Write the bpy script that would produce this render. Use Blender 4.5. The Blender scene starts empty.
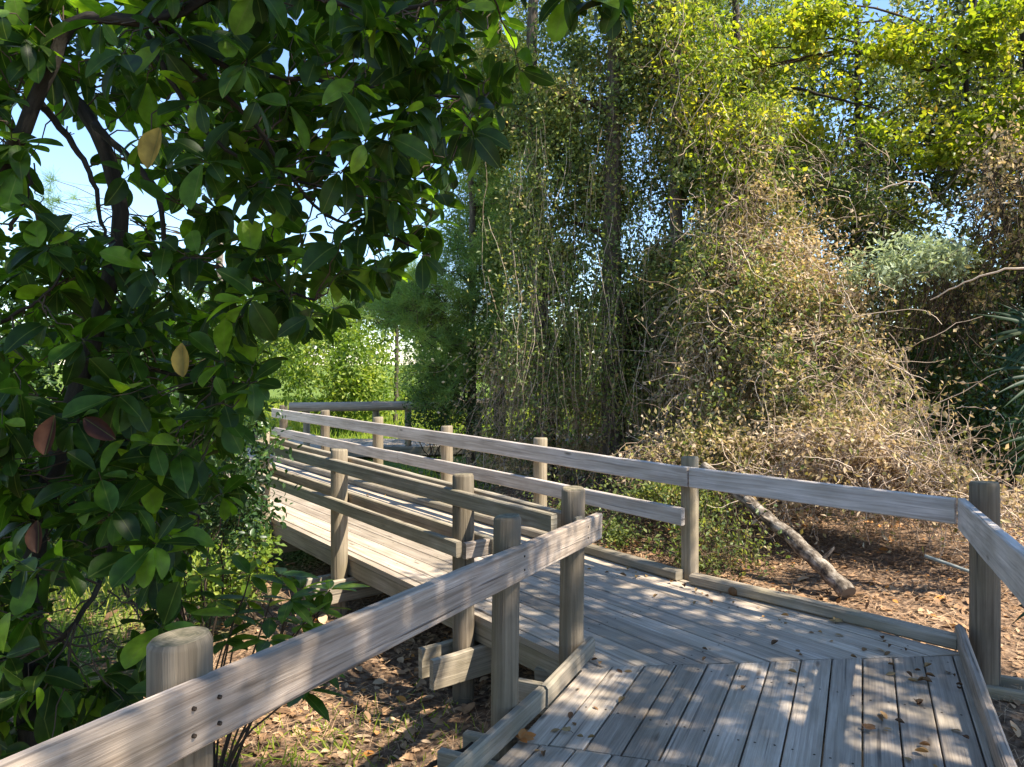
import bpy, math, random
import numpy as np
from mathutils import Vector

rng = np.random.default_rng(11)
random.seed(5)
scene = bpy.context.scene
COL = scene.collection
H, F = 1.5, 740.0          # eye height above the landing, focal length in pixels
AX, AY = 512.0, 362.0      # optical axis in the frame


def pt(px, py, Y):
    """world point seen at pixel (px, py) at depth Y"""
    return np.array([(px - AX) * Y / F, Y, H - (py - AY) * Y / F])


# ------------------------------------------------------------------ maths
_tab = np.random.default_rng(3).random((32, 32, 32))


def vnoise(p):
    p = np.asarray(p, float)
    i = np.floor(p).astype(int)
    f = p - i
    f = f * f * (3 - 2 * f)
    i &= 31
    j = (i + 1) & 31
    x0, y0, z0 = i.T
    x1, y1, z1 = j.T
    fx, fy, fz = f.T
    a = _tab[x0, y0, z0] * (1 - fx) + _tab[x1, y0, z0] * fx
    b = _tab[x0, y1, z0] * (1 - fx) + _tab[x1, y1, z0] * fx
    c = _tab[x0, y0, z1] * (1 - fx) + _tab[x1, y0, z1] * fx
    d = _tab[x0, y1, z1] * (1 - fx) + _tab[x1, y1, z1] * fx
    return (a * (1 - fy) + b * fy) * (1 - fz) + (c * (1 - fy) + d * fy) * fz


def fbm(p, s=1.0):
    p = np.asarray(p, float) * s
    return (vnoise(p) * 0.55 + vnoise(p * 2.1 + 7.3) * 0.3 + vnoise(p * 4.3 + 3.1) * 0.15)


def unit(v):
    v = np.asarray(v, float)
    return v / np.maximum(np.linalg.norm(v, axis=-1, keepdims=True), 1e-9)


def rdir(n):
    return unit(rng.normal(size=(n, 3)))


# ------------------------------------------------------------------ mesh accumulation
class MB:
    def __init__(self):
        self.v, self.f, self.n = [], [], 0

    def add(self, V, Fc, rnd=0.5, uv=None, mat=0, smooth=False):
        V = np.asarray(V, float).reshape(-1, 3)
        Fc = np.asarray(Fc, int)
        m = len(Fc)
        r = np.full(m, rnd, float) if np.isscalar(rnd) else np.asarray(rnd, float)
        if uv is None:
            uv = np.zeros((m, Fc.shape[1], 2))
        self.v.append(V)
        self.f.append((Fc + self.n, r, np.asarray(uv, float), mat, smooth))
        self.n += len(V)

    def mesh(self, name, mats, origin=(0, 0, 0)):
        V = np.concatenate(self.v) - np.asarray(origin, float)
        loops, starts, rn, uvs, mi, sm = [], [], [], [], [], []
        s = 0
        for Fc, r, uv, mat, smooth in self.f:
            m, k = Fc.shape
            loops.append(Fc.ravel())
            starts.append(s + np.arange(m) * k)
            s += m * k
            rn.append(r)
            uvs.append(uv.reshape(-1, 2))
            mi.append(np.full(m, mat) if np.isscalar(mat) else mat)
            sm.append(np.full(m, smooth))
        loops = np.concatenate(loops)
        starts = np.concatenate(starts)
        me = bpy.data.meshes.new(name)
        me.vertices.add(len(V))
        me.vertices.foreach_set('co', V.astype(np.float32).ravel())
        me.loops.add(len(loops))
        me.loops.foreach_set('vertex_index', loops.astype(np.int32))
        me.polygons.add(len(starts))
        me.polygons.foreach_set('loop_start', starts.astype(np.int32))
        me.update(calc_edges=True)
        me.polygons.foreach_set('material_index', np.concatenate(mi).astype(np.int32))
        me.polygons.foreach_set('use_smooth', np.concatenate(sm).astype(bool))
        a = me.attributes.new('rnd', 'FLOAT', 'FACE')
        a.data.foreach_set('value', np.concatenate(rn).astype(np.float32))
        u = me.uv_layers.new(name='UVMap')
        u.data.foreach_set('uv', np.concatenate(uvs).astype(np.float32).ravel())
        for m in mats:
            me.materials.append(m)
        me.validate()
        return me


def obj(name, mb, mats, parent=None, origin=None):
    if not isinstance(mats, (list, tuple)):
        mats = [mats]
    off = np.zeros(3)
    p = parent
    while p is not None:
        off += np.array(p.location)
        p = p.parent
    if parent is None and origin is not None:
        off = np.asarray(origin, float)
    o = bpy.data.objects.new(name, mb.mesh(name, mats, off))
    if parent is not None:
        o.parent = parent
    elif origin is not None:
        o.location = origin
    COL.objects.link(o)
    return o


def tag(o, label=None, cat=None, group=None, kind=None):
    if label: o['label'] = label
    if cat: o['category'] = cat
    if group: o['group'] = group
    if kind: o['kind'] = kind
    return o


def thing(name, label, cat, loc=(0, 0, 0), group=None):
    o = bpy.data.objects.new(name, None)
    o.location = [float(c) for c in loc]
    o.empty_display_size = 0.2
    COL.objects.link(o)
    return tag(o, label, cat, group)


# ------------------------------------------------------------------ primitives
def tubes(mb, P, R, sides=5, rnd=0.5, mat=0, cap=False):
    """P (N,n,3) paths, R (N,n) radii"""
    P = np.asarray(P, float)
    R = np.asarray(R, float)
    if P.ndim == 2:
        P, R = P[None], R[None]
    N, n, _ = P.shape
    T = unit(np.gradient(P, axis=1))
    main = unit(P[:, -1] - P[:, 0])
    ref = np.where(np.abs(main[:, 2:3]) > 0.8, np.array([[1.0, 0.13, 0]]), np.array([[0.05, 0.1, 1.0]]))
    A = unit(np.cross(T, ref[:, None, :]))
    B = np.cross(T, A)
    ang = np.arange(sides) * 2 * math.pi / sides
    V = P[:, :, None, :] + R[:, :, None, None] * (A[:, :, None, :] * np.cos(ang)[None, None, :, None] + B[:, :, None, :] * np.sin(ang)[None, None, :, None])
    base = np.arange(N)[:, None, None] * n * sides
    i = np.arange(n - 1)[None, :, None] * sides
    k = np.arange(sides)[None, None, :]
    k2 = (k + 1) % sides
    Fc = np.stack([base + i + k, base + i + k2, base + i + sides + k2, base + i + sides + k], -1).reshape(-1, 4)
    d = np.concatenate([np.zeros((N, 1)), np.cumsum(np.linalg.norm(np.diff(P, axis=1), axis=2), 1)], 1)
    u0 = np.broadcast_to(d[:, :-1, None], (N, n - 1, sides))
    u1 = np.broadcast_to(d[:, 1:, None], (N, n - 1, sides))
    rr = R.mean() * 2 * math.pi / sides
    v0 = np.broadcast_to(k * rr, (N, n - 1, sides))
    uv = np.stack([np.stack([u0, v0], -1), np.stack([u0, v0 + rr], -1), np.stack([u1, v0 + rr], -1), np.stack([u1, v0], -1)], -2).reshape(-1, 4, 2)
    r = rnd if np.isscalar(rnd) else np.repeat(np.asarray(rnd), (n - 1) * sides)
    mb.add(V.reshape(-1, 3), Fc, r, uv, mat, True)
    if cap:
        for e in (0, n - 1):
            idx = (np.arange(N)[:, None] * n * sides + e * sides + (np.arange(sides)[None] if e else np.arange(sides)[None, ::-1]))
            mb.add(np.zeros((0, 3)), idx - mb.n, 0.5, None, mat, False)


def _oval(hw, rows, curl, lift):
    T, Fc = [], []
    for i, t in enumerate(rows):
        for b in (-1, 0, 1):
            T.append((t, b * hw[i], -curl * t * t + (lift * hw[i] * 2 if b else 0)))
    for i in range(len(rows) - 1):
        for j in (0, 1):
            Fc.append((i * 3 + j, i * 3 + j + 1, i * 3 + 4 + j, i * 3 + 3 + j))
    return np.array(T, float), np.array(Fc)


SHAPES = {
    'quad': (np.array([(0, 0, 0), (.45, -.5, .12), (1, 0, -.12), (.5, .5, .12)], float), np.array([[0, 1, 2, 3]])),
    'oval': _oval([.05, .10, .21, .33, .43, .49, .495, .43, .29, .15, .02], [0, .05, .14, .26, .4, .54, .68, .81, .91, .965, 1], .35, .12),
    'oval2': _oval([.05, .10, .21, .33, .43, .49, .495, .43, .29, .15, .02], [0, .05, .14, .26, .4, .54, .68, .81, .91, .965, 1], .05, .28),
    'oval3': _oval([.05, .12, .25, .38, .47, .5, .46, .37, .24, .13, .02], [0, .05, .14, .26, .4, .54, .68, .81, .91, .965, 1], .85, .18),
    'ovate': _oval([.05, .40, .50, .34, .02], [0, .22, .48, .78, 1], .3, .12),
    'curl': _oval([.05, .22, .40, .5, .47, .36, .22, .03], [0, .1, .24, .42, .6, .78, .9, 1], -.5, .8),
    'needle': (np.array([(0, -.5, 0), (0, .5, 0), (1, .2, -.3), (1, -.2, -.3)], float), np.array([[0, 1, 2, 3]])),
}


def leaves(mb, C, ax, nr, L, W, kind='quad', rnd=None, mat=0):
    C = np.asarray(C, float)
    N = len(C)
    if N == 0:
        return
    ax = unit(ax)
    bx = unit(np.cross(nr, ax))
    nr = np.cross(ax, bx)
    T, Fc = SHAPES[kind]
    L = np.broadcast_to(L, (N,))[:, None, None]
    W = np.broadcast_to(W, (N,))[:, None, None]
    V = C[:, None] + ax[:, None] * T[None, :, 0:1] * L + bx[:, None] * T[None, :, 1:2] * W + nr[:, None] * T[None, :, 2:3] * W
    k = len(T)
    FF = (np.arange(N)[:, None, None] * k + Fc[None]).reshape(-1, Fc.shape[1])
    if rnd is None:
        rnd = rng.random(N)
    tu = T[Fc][:, :, :2]
    uv = np.broadcast_to(tu[None], (N,) + tu.shape).reshape(-1, Fc.shape[1], 2)
    mb.add(V.reshape(-1, 3), FF, np.repeat(rnd, len(Fc)), uv, mat, k > 4)


def in_ellipsoids(ells, n, thr=0.45, scale=1.0, shell=0.0, keep=None, loose=.5):
    """n points in a union of ellipsoids, thinned by noise so that gaps and clumps form"""
    ells = [(np.array(c, float), np.array(r, float)) for c, r in ells]
    vol = np.array([np.prod(r) ** 0.75 for _, r in ells])
    vol /= vol.sum()
    out, tot = [], 0
    for _ in range(60):
        m = n
        idx = rng.choice(len(ells), m, p=vol)
        c = np.array([e[0] for e in ells])[idx]
        r = np.array([e[1] for e in ells])[idx]
        rad = (shell + (1 - shell) * rng.random(m)) ** 0.45
        rad = rad * (0.78 + loose * rng.random(m) ** (1 if loose <= .5 else 2.2))
        p = c + rdir(m) * rad[:, None] * r
        ok = fbm(p, scale) + rng.normal(0, .03, m) > thr
        if keep is not None:
            ok &= keep(p)
        out.append(p[ok])
        tot += ok.sum()
        if tot >= n:
            break
    return np.concatenate(out)[:n]


# ------------------------------------------------------------------ materials
def new_mat(name):
    m = bpy.data.materials.new(name)
    m.use_nodes = True
    nt = m.node_tree
    for n in list(nt.nodes):
        nt.nodes.remove(n)
    out = nt.nodes.new('ShaderNodeOutputMaterial')
    return m, nt, out


def node(nt, t, **kw):
    n = nt.nodes.new(t)
    for k, v in kw.items():
        if k in n.inputs:
            n.inputs[k].default_value = v
        else:
            setattr(n, k, v)
    return n


def ramp(nt, fac, stops):
    r = nt.nodes.new('ShaderNodeValToRGB')
    el = r.color_ramp.elements
    while len(el) < len(stops):
        el.new(0.5)
    for e, (p, c) in zip(el, stops):
        e.position = p
        e.color = (*c, 1) if len(c) == 3 else c
    nt.links.new(fac, r.inputs[0])
    return r.outputs[0]


def mix(nt, a, b, fac, mode='MIX'):
    m = nt.nodes.new('ShaderNodeMix')
    m.data_type = 'RGBA'
    m.blend_type = mode
    for s, v in ((0, fac), (6, a), (7, b)):
        if isinstance(v, (int, float)):
            m.inputs[s].default_value = v
        elif isinstance(v, tuple):
            m.inputs[s].default_value = (*v, 1)
        else:
            nt.links.new(v, m.inputs[s])
    return m.outputs[2]


def leaf_mat(name, stops, trans=0.45, tint=(1.5, 1.6, 0.5), spec=0.35, rough=0.45, midrib=False):
    m, nt, out = new_mat(name)
    at = node(nt, 'ShaderNodeAttribute', attribute_name='rnd')
    col = ramp(nt, at.outputs['Fac'], stops)
    if midrib:
        uv = node(nt, 'ShaderNodeUVMap', uv_map='UVMap')
        sep = nt.nodes.new('ShaderNodeSeparateXYZ')
        nt.links.new(uv.outputs[0], sep.inputs[0])
        ab = node(nt, 'ShaderNodeMath', operation='ABSOLUTE')
        nt.links.new(sep.outputs[1], ab.inputs[0])
        f = ramp(nt, ab.outputs[0], [(0.012, (1, 1, 1)), (0.03, (0, 0, 0))])
        rv = nt.nodes.new('ShaderNodeRGBToBW')
        nt.links.new(f, rv.inputs[0])
        g = node(nt, 'ShaderNodeMath', operation='MULTIPLY')
        g.inputs[1].default_value = 0.5
        nt.links.new(rv.outputs[0], g.inputs[0])
        col = mix(nt, col, (0.16, 0.2, 0.05), g.outputs[0])
        tc = nt.nodes.new('ShaderNodeTexCoord')
        nz = node(nt, 'ShaderNodeTexNoise', Scale=30.0, Detail=4.0)
        nt.links.new(tc.outputs['Object'], nz.inputs['Vector'])
        f2 = ramp(nt, nz.outputs[0], [(0.35, (.7, .7, .7)), (0.7, (1.2, 1.2, 1.2))])
        col = mix(nt, col, f2, 1.0, 'MULTIPLY')
    b = node(nt, 'ShaderNodeBsdfPrincipled', Roughness=rough)
    b.inputs['Specular IOR Level'].default_value = spec
    nt.links.new(col, b.inputs['Base Color'])
    t = nt.nodes.new('ShaderNodeBsdfTranslucent')
    nt.links.new(mix(nt, col, tint, 1.0, 'MULTIPLY'), t.inputs[0])
    ms = node(nt, 'ShaderNodeMixShader')
    ms.inputs[0].default_value = trans
    nt.links.new(b.outputs[0], ms.inputs[1])
    nt.links.new(t.outputs[0], ms.inputs[2])
    nt.links.new(ms.outputs[0], out.inputs[0])
    return m


def wood_mat(name, dark, light, algae=(0.12, 0.13, 0.08), algae_amt=0.4, bump=0.5, checks=0.5):
    m, nt, out = new_mat(name)
    uv = node(nt, 'ShaderNodeUVMap', uv_map='UVMap')
    at = node(nt, 'ShaderNodeAttribute', attribute_name='rnd')
    oi = nt.nodes.new('ShaderNodeObjectInfo')
    off = node(nt, 'ShaderNodeMath', operation='MULTIPLY_ADD')
    off.inputs[1].default_value = 37.0
    nt.links.new(at.outputs['Fac'], off.inputs[0])
    o2 = node(nt, 'ShaderNodeMath', operation='MULTIPLY')
    o2.inputs[1].default_value = 91.0
    nt.links.new(oi.outputs['Random'], o2.inputs[0])
    nt.links.new(o2.outputs[0], off.inputs[2])
    add = node(nt, 'ShaderNodeVectorMath', operation='ADD')
    nt.links.new(uv.outputs[0], add.inputs[0])
    nt.links.new(off.outputs[0], add.inputs[1])

    def nz(su, sv, scale=1.0, detail=5.0, rough=0.6, dist=0.0):
        mp = node(nt, 'ShaderNodeMapping')
        mp.inputs['Scale'].default_value = (su, sv, 1)
        nt.links.new(add.outputs[0], mp.inputs[0])
        n = node(nt, 'ShaderNodeTexNoise', Scale=scale, Detail=detail, Roughness=rough, Distortion=dist)
        nt.links.new(mp.outputs[0], n.inputs['Vector'])
        return n.outputs[0]
    g1 = nz(2.2, 75, 1, 4, .65, .6)
    g2 = nz(1.0, 16, 1, 3, .5, 1.2)
    blot = nz(3.0, 7, 1, 4, .6)
    midc = tuple((a + b) / 2 for a, b in zip(dark, light))
    col = ramp(nt, g1, [(0.30, dark), (0.5, midc), (0.70, light)])
    f2 = ramp(nt, g2, [(0.3, (.68, .66, .62)), (0.65, (1.12, 1.12, 1.12))])
    col = mix(nt, col, f2, 0.85, 'MULTIPLY')
    fb = ramp(nt, blot, [(0.3, (.72, .7, .66)), (0.62, (1.05, 1.05, 1.05))])
    col = mix(nt, col, fb, 0.8, 'MULTIPLY')
    fr = ramp(nt, at.outputs['Fac'], [(0, (.66, .64, .61)), (.5, (.95, .94, .93)), (1, (1.2, 1.17, 1.12))])
    col = mix(nt, col, fr, 1.0, 'MULTIPLY')
    # algae stain
    tc = nt.nodes.new('ShaderNodeTexCoord')
    an = node(nt, 'ShaderNodeTexNoise', Scale=3.2, Detail=6.0, Roughness=.65)
    nt.links.new(tc.outputs['Object'], an.inputs['Vector'])
    af = ramp(nt, an.outputs[0], [(0.42, (0, 0, 0)), (0.68, (algae_amt,) * 3)])
    afv = nt.nodes.new('ShaderNodeRGBToBW')
    nt.links.new(af, afv.inputs[0])
    col = mix(nt, col, algae, afv.outputs[0])
    # knots
    mp = node(nt, 'ShaderNodeMapping')
    mp.inputs['Scale'].default_value = (2.3, 9, 1)
    nt.links.new(add.outputs[0], mp.inputs[0])
    vo = node(nt, 'ShaderNodeTexVoronoi', Scale=1.0)
    nt.links.new(mp.outputs[0], vo.inputs['Vector'])
    kf = ramp(nt, vo.outputs['Distance'], [(0.05, (1, 1, 1)), (0.13, (0, 0, 0))])
    kv = nt.nodes.new('ShaderNodeRGBToBW')
    nt.links.new(kf, kv.inputs[0])
    kk = node(nt, 'ShaderNodeMath', operation='MULTIPLY')
    kk.inputs[1].default_value = 0.75
    nt.links.new(kv.outputs[0], kk.inputs[0])
    col = mix(nt, col, (0.07, 0.05, 0.035), kk.outputs[0])
    # drying checks
    ch = nz(0.9, 34, 1, 2, .5, .3)
    cf = ramp(nt, ch, [(0.66, (0, 0, 0)), (0.72, (checks,) * 3)])
    cv = nt.nodes.new('ShaderNodeRGBToBW')
    nt.links.new(cf, cv.inputs[0])
    col = mix(nt, col, (0.05, 0.042, 0.035), cv.outputs[0])
    b = node(nt, 'ShaderNodeBsdfPrincipled', Roughness=0.78)
    b.inputs['Specular IOR Level'].default_value = 0.3
    nt.links.new(col, b.inputs['Base Color'])
    hs = node(nt, 'ShaderNodeMath', operation='SUBTRACT')
    nt.links.new(g1, hs.inputs[0])
    nt.links.new(cv.outputs[0], hs.inputs[1])
    bp = node(nt, 'ShaderNodeBump', Strength=bump, Distance=0.004)
    nt.links.new(hs.outputs[0], bp.inputs['Height'])
    nt.links.new(bp.outputs[0], b.inputs['Normal'])
    nt.links.new(b.outputs[0], out.inputs[0])
    return m


def end_mat(name):
    m, nt, out = new_mat(name)
    uv = node(nt, 'ShaderNodeUVMap', uv_map='UVMap')
    n1 = node(nt, 'ShaderNodeTexNoise', Scale=18.0, Detail=3.0)
    nt.links.new(uv.outputs[0], n1.inputs['Vector'])
    ln = node(nt, 'ShaderNodeVectorMath', operation='LENGTH')
    nt.links.new(uv.outputs[0], ln.inputs[0])
    ma = node(nt, 'ShaderNodeMath', operation='MULTIPLY_ADD')
    ma.inputs[1].default_value = 0.035
    nt.links.new(n1.outputs[0], ma.inputs[0])
    nt.links.new(ln.outputs['Value'], ma.inputs[2])
    mu = node(nt, 'ShaderNodeMath', operation='MULTIPLY')
    mu.inputs[1].default_value = 620.0
    nt.links.new(ma.outputs[0], mu.inputs[0])
    si = node(nt, 'ShaderNodeMath', operation='SINE')
    nt.links.new(mu.outputs[0], si.inputs[0])
    col = ramp(nt, si.outputs[0], [(0.0, (.155, .13, .09)), (1.0, (.21, .18, .125))])
    n2 = node(nt, 'ShaderNodeTexNoise', Scale=28.0, Detail=6.0)
    nt.links.new(uv.outputs[0], n2.inputs['Vector'])
    col = mix(nt, col, ramp(nt, n2.outputs[0], [(.35, (.4, .42, .3)), (.65, (1.25, 1.2, 1.1))]), 1.0, 'MULTIPLY')
    b = node(nt, 'ShaderNodeBsdfPrincipled', Roughness=0.9)
    nt.links.new(col, b.inputs['Base Color'])
    bp = node(nt, 'ShaderNodeBump', Strength=.6, Distance=0.004)
    nt.links.new(n2.outputs[0], bp.inputs['Height'])
    nt.links.new(bp.outputs[0], b.inputs['Normal'])
    nt.links.new(b.outputs[0], out.inputs[0])
    return m


def bark_mat(name, stops, su=6.0, sv=30.0, bump=0.8):
    m, nt, out = new_mat(name)
    uv = node(nt, 'ShaderNodeUVMap', uv_map='UVMap')
    mp = node(nt, 'ShaderNodeMapping')
    mp.inputs['Scale'].default_value = (su, sv, 1)
    nt.links.new(uv.outputs[0], mp.inputs[0])
    n = node(nt, 'ShaderNodeTexNoise', Scale=1.0, Detail=6.0, Roughness=.65)
    nt.links.new(mp.outputs[0], n.inputs['Vector'])
    col = ramp(nt, n.outputs[0], stops)
    b = node(nt, 'ShaderNodeBsdfPrincipled', Roughness=0.9)
    b.inputs['Specular IOR Level'].default_value = 0.2
    nt.links.new(col, b.inputs['Base Color'])
    bp = node(nt, 'ShaderNodeBump', Strength=bump, Distance=0.015)
    nt.links.new(n.outputs[0], bp.inputs['Height'])
    nt.links.new(bp.outputs[0], b.inputs['Normal'])
    nt.links.new(b.outputs[0], out.inputs[0])
    return m


M = {}
M['rail'] = wood_mat('weathered_rail_wood', (.21, .16, .125), (.47, .395, .335), (.22, .18, .125), .3, 1.0, .8)
M['rail_lilac'] = wood_mat('bleached_rail_wood', (.38, .335, .31), (.68, .61, .565), (.34, .30, .23), .2, .7, .55)
M['rail_green'] = wood_mat('mossy_rail_wood', (.22, .185, .14), (.42, .365, .285), (.18, .165, .09), .4, .8, .6)
M['deck'] = wood_mat('weathered_deck_wood', (.28, .23, .185), (.50, .425, .35), (.29, .25, .175), .35, .8, .65)
M['post'] = wood_mat('round_post_wood', (.115, .09, .065), (.23, .188, .14), (.125, .105, .06), .45, 1.0, .95)
M['post_pale'] = wood_mat('pale_post_wood', (.19, .155, .11), (.34, .28, .205), (.18, .155, .085), .45, .9, .75)
M['kerb'] = wood_mat('kerb_wood', (.19, .16, .12), (.35, .30, .24), (.17, .155, .085), .4, .8, .6)
M['end'] = end_mat('post_end_grain')
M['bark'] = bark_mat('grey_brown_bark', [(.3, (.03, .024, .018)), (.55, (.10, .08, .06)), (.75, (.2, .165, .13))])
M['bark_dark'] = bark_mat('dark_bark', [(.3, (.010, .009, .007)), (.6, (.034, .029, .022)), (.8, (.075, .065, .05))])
M['bark_birch'] = bark_mat('mottled_pale_bark', [(.38, (.04, .03, .022)), (.5, (.15, .12, .09)), (.66, (.38, .33, .27))], 11, 18, .9)
M['twig'] = leaf_mat('dry_twig', [(0, (.18, .125, .085)), (.5, (.40, .295, .215)), (1, (.62, .50, .39))], 0.0, spec=.1, rough=.9)
M['twig_dark'] = leaf_mat('dark_twig', [(0, (.03, .022, .016)), (1, (.11, .08, .055))], 0.0, spec=.1, rough=.9)
M['mag'] = leaf_mat('large_glossy_leaf', [(0, (.016, .034, .007)), (.45, (.03, .065, .009)), (.8, (.05, .11, .012)), (.9, (.08, .16, .015)), (1, (.19, .30, .025))], .5, (1.9, 2.0, .5), .25, .42, True)
M['mag_dead'] = leaf_mat('dead_leaf', [(0, (.045, .018, .012)), (.5, (.2, .11, .03)), (1, (.36, .26, .06))], .4, (1.2, 1.0, .6), .2, .6, True)
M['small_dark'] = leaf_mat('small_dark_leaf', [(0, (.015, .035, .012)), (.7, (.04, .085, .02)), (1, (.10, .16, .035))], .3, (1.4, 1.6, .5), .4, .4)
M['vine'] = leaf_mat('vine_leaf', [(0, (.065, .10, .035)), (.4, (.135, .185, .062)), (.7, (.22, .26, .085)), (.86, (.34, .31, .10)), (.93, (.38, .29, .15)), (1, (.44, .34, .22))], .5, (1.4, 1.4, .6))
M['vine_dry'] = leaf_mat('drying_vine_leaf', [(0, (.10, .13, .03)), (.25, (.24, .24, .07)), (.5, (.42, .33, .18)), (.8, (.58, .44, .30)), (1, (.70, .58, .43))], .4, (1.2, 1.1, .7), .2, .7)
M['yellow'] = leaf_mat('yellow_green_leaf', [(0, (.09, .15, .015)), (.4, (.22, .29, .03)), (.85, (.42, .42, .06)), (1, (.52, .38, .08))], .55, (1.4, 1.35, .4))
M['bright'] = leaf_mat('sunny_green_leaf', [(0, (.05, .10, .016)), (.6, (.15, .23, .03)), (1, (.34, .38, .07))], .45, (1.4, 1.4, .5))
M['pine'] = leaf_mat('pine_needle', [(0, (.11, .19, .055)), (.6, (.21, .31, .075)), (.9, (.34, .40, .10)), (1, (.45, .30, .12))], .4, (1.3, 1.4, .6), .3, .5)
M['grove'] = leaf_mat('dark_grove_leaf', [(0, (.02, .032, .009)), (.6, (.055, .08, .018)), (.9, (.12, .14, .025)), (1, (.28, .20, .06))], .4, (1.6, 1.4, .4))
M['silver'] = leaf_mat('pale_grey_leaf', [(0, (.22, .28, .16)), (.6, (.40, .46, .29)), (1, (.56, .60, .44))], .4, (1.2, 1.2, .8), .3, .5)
M['palm'] = leaf_mat('palmetto_blade', [(0, (.012, .03, .014)), (.7, (.025, .052, .022)), (1, (.06, .075, .03))], .25, (1.3, 1.5, .6), .2, .5)  # blade greens darkened to stand in for shade on the fronds
M['litter'] = leaf_mat('leaf_litter', [(0, (.10, .058, .033)), (.3, (.27, .155, .08)), (.6, (.43, .265, .145)), (.9, (.56, .40, .25)), (1, (.58, .25, .06))], .15, (1.1, 1, .7), .2, .75)
M['fallen'] = leaf_mat('fallen_leaf', [(0, (.09, .045, .022)), (.5, (.20, .11, .05)), (.8, (.32, .22, .10)), (1, (.42, .15, .035))], .2, (1.1, 1, .7), .2, .7)
M['grass'] = leaf_mat('grass_blade', [(0, (.14, .22, .025)), (.6, (.30, .36, .045)), (1, (.52, .46, .14))], .4, (1.4, 1.4, .5), .2, .6)
M['stick'] = leaf_mat('grey_stick', [(0, (.16, .17, .15)), (1, (.3, .31, .28))], 0, spec=.2, rough=.8)

# ------------------------------------------------------------------ the ground
U = np.array([-.6101, .7923])        # along the long walkway
NN = np.array([.7923, .6101])        # across it, to the far right side
D = np.array([.4280, .9038])         # along the landing


def edge_side(x, y):
    """signed distance from the right edge of the long walkway"""
    return (x - (5.10 - .77 * y)) * .7923


def gz(x, y):
    s = np.clip((edge_side(x, y) + 1.7) / 1.8, 0, 1)
    s = s * s * (3 - 2 * s)
    z = -.47 + .20 * s + np.clip(edge_side(x, y), 0, 6) * .03
    p = np.stack([x * .9, y * .9, np.zeros_like(x)], -1)
    return z + (fbm(p.reshape(-1, 3)).reshape(np.shape(x)) - .5) * .16


def make_ground():
    mb = MB()
    xs = np.concatenate([np.linspace(-300, -14, 14), np.linspace(-12, 12, 121), np.linspace(14, 300, 14)])
    ys = np.concatenate([np.linspace(-60, -3, 6), np.linspace(-2, 18, 101), np.linspace(20, 400, 18)])
    X, Y = np.meshgrid(xs, ys, indexing='ij')
    Z = gz(X, Y)
    V = np.stack([X, Y, Z], -1).reshape(-1, 3)
    nx, ny = X.shape
    i = np.arange(nx - 1)[:, None] * ny
    j = np.arange(ny - 1)[None]
    Fc = np.stack([i + j, i + ny + j, i + ny + j + 1, i + j + 1], -1).reshape(-1, 4)
    mb.add(V, Fc, .5, None, 0, True)
    m, nt, out = new_mat('forest_floor')
    tc = nt.nodes.new('ShaderNodeTexCoord')
    n1 = node(nt, 'ShaderNodeTexNoise', Scale=14.0, Detail=8.0, Roughness=.7)
    n2 = node(nt, 'ShaderNodeTexNoise', Scale=.7, Detail=4.0)
    n3 = node(nt, 'ShaderNodeTexVoronoi', Scale=26.0)
    for n in (n1, n2, n3):
        nt.links.new(tc.outputs['Object'], n.inputs['Vector'])
    c = ramp(nt, n1.outputs[0], [(.3, (.06, .04, .027)), (.5, (.19, .12, .075)), (.7, (.33, .23, .15))])
    c2 = ramp(nt, n1.outputs[0], [(.3, (.05, .09, .02)), (.6, (.16, .22, .04)), (.75, (.28, .3, .08))])
    # grass grows in the open ground left of and beyond the walkway
    sx = nt.nodes.new('ShaderNodeSeparateXYZ')
    nt.links.new(tc.outputs['Object'], sx.inputs[0])
    a = node(nt, 'ShaderNodeMath', operation='MULTIPLY_ADD')      # .45*y - x
    a.inputs[1].default_value = .45
    neg = node(nt, 'ShaderNodeMath', operation='MULTIPLY')
    neg.inputs[1].default_value = -1.0
    nt.links.new(sx.outputs[0], neg.inputs[0])
    nt.links.new(sx.outputs[1], a.inputs[0])
    nt.links.new(neg.outputs[0], a.inputs[2])
    a2 = node(nt, 'ShaderNodeMath', operation='MULTIPLY_ADD')
    a2.inputs[1].default_value = 3.0
    nt.links.new(n2.outputs[0], a2.inputs[0])
    nt.links.new(a.outputs[0], a2.inputs[2])
    mr = node(nt, 'ShaderNodeMapRange')
    mr.inputs['From Min'].default_value = 6.1
    mr.inputs['From Max'].default_value = 7.1
    nt.links.new(a2.outputs[0], mr.inputs['Value'])
    c = mix(nt, c, c2, mr.outputs[0])
    b = node(nt, 'ShaderNodeBsdfPrincipled', Roughness=.95)
    b.inputs['Specular IOR Level'].default_value = .1
    nt.links.new(c, b.inputs['Base Color'])
    bp = node(nt, 'ShaderNodeBump', Strength=.9, Distance=.04)
    ad = node(nt, 'ShaderNodeMath', operation='ADD')
    nt.links.new(n1.outputs[0], ad.inputs[0])
    nt.links.new(n3.outputs['Distance'], ad.inputs[1])
    nt.links.new(ad.outputs[0], bp.inputs['Height'])
    nt.links.new(bp.outputs[0], b.inputs['Normal'])
    nt.links.new(b.outputs[0], out.inputs[0])
    tag(obj('ground', mb, m), 'brown leaf strewn forest ground under the boardwalk', None, None, 'structure')


make_ground()


# ------------------------------------------------------------------ boardwalk
def clip(poly, p, n):
    out = []
    for i in range(len(poly)):
        a, b = poly[i], poly[(i + 1) % len(poly)]
        da, db = np.dot(a - p, n), np.dot(b - p, n)
        if da >= 0:
            out.append(a)
        if (da >= 0) != (db >= 0):
            out.append(a + (b - a) * (da / (da - db)))
    return out


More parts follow.
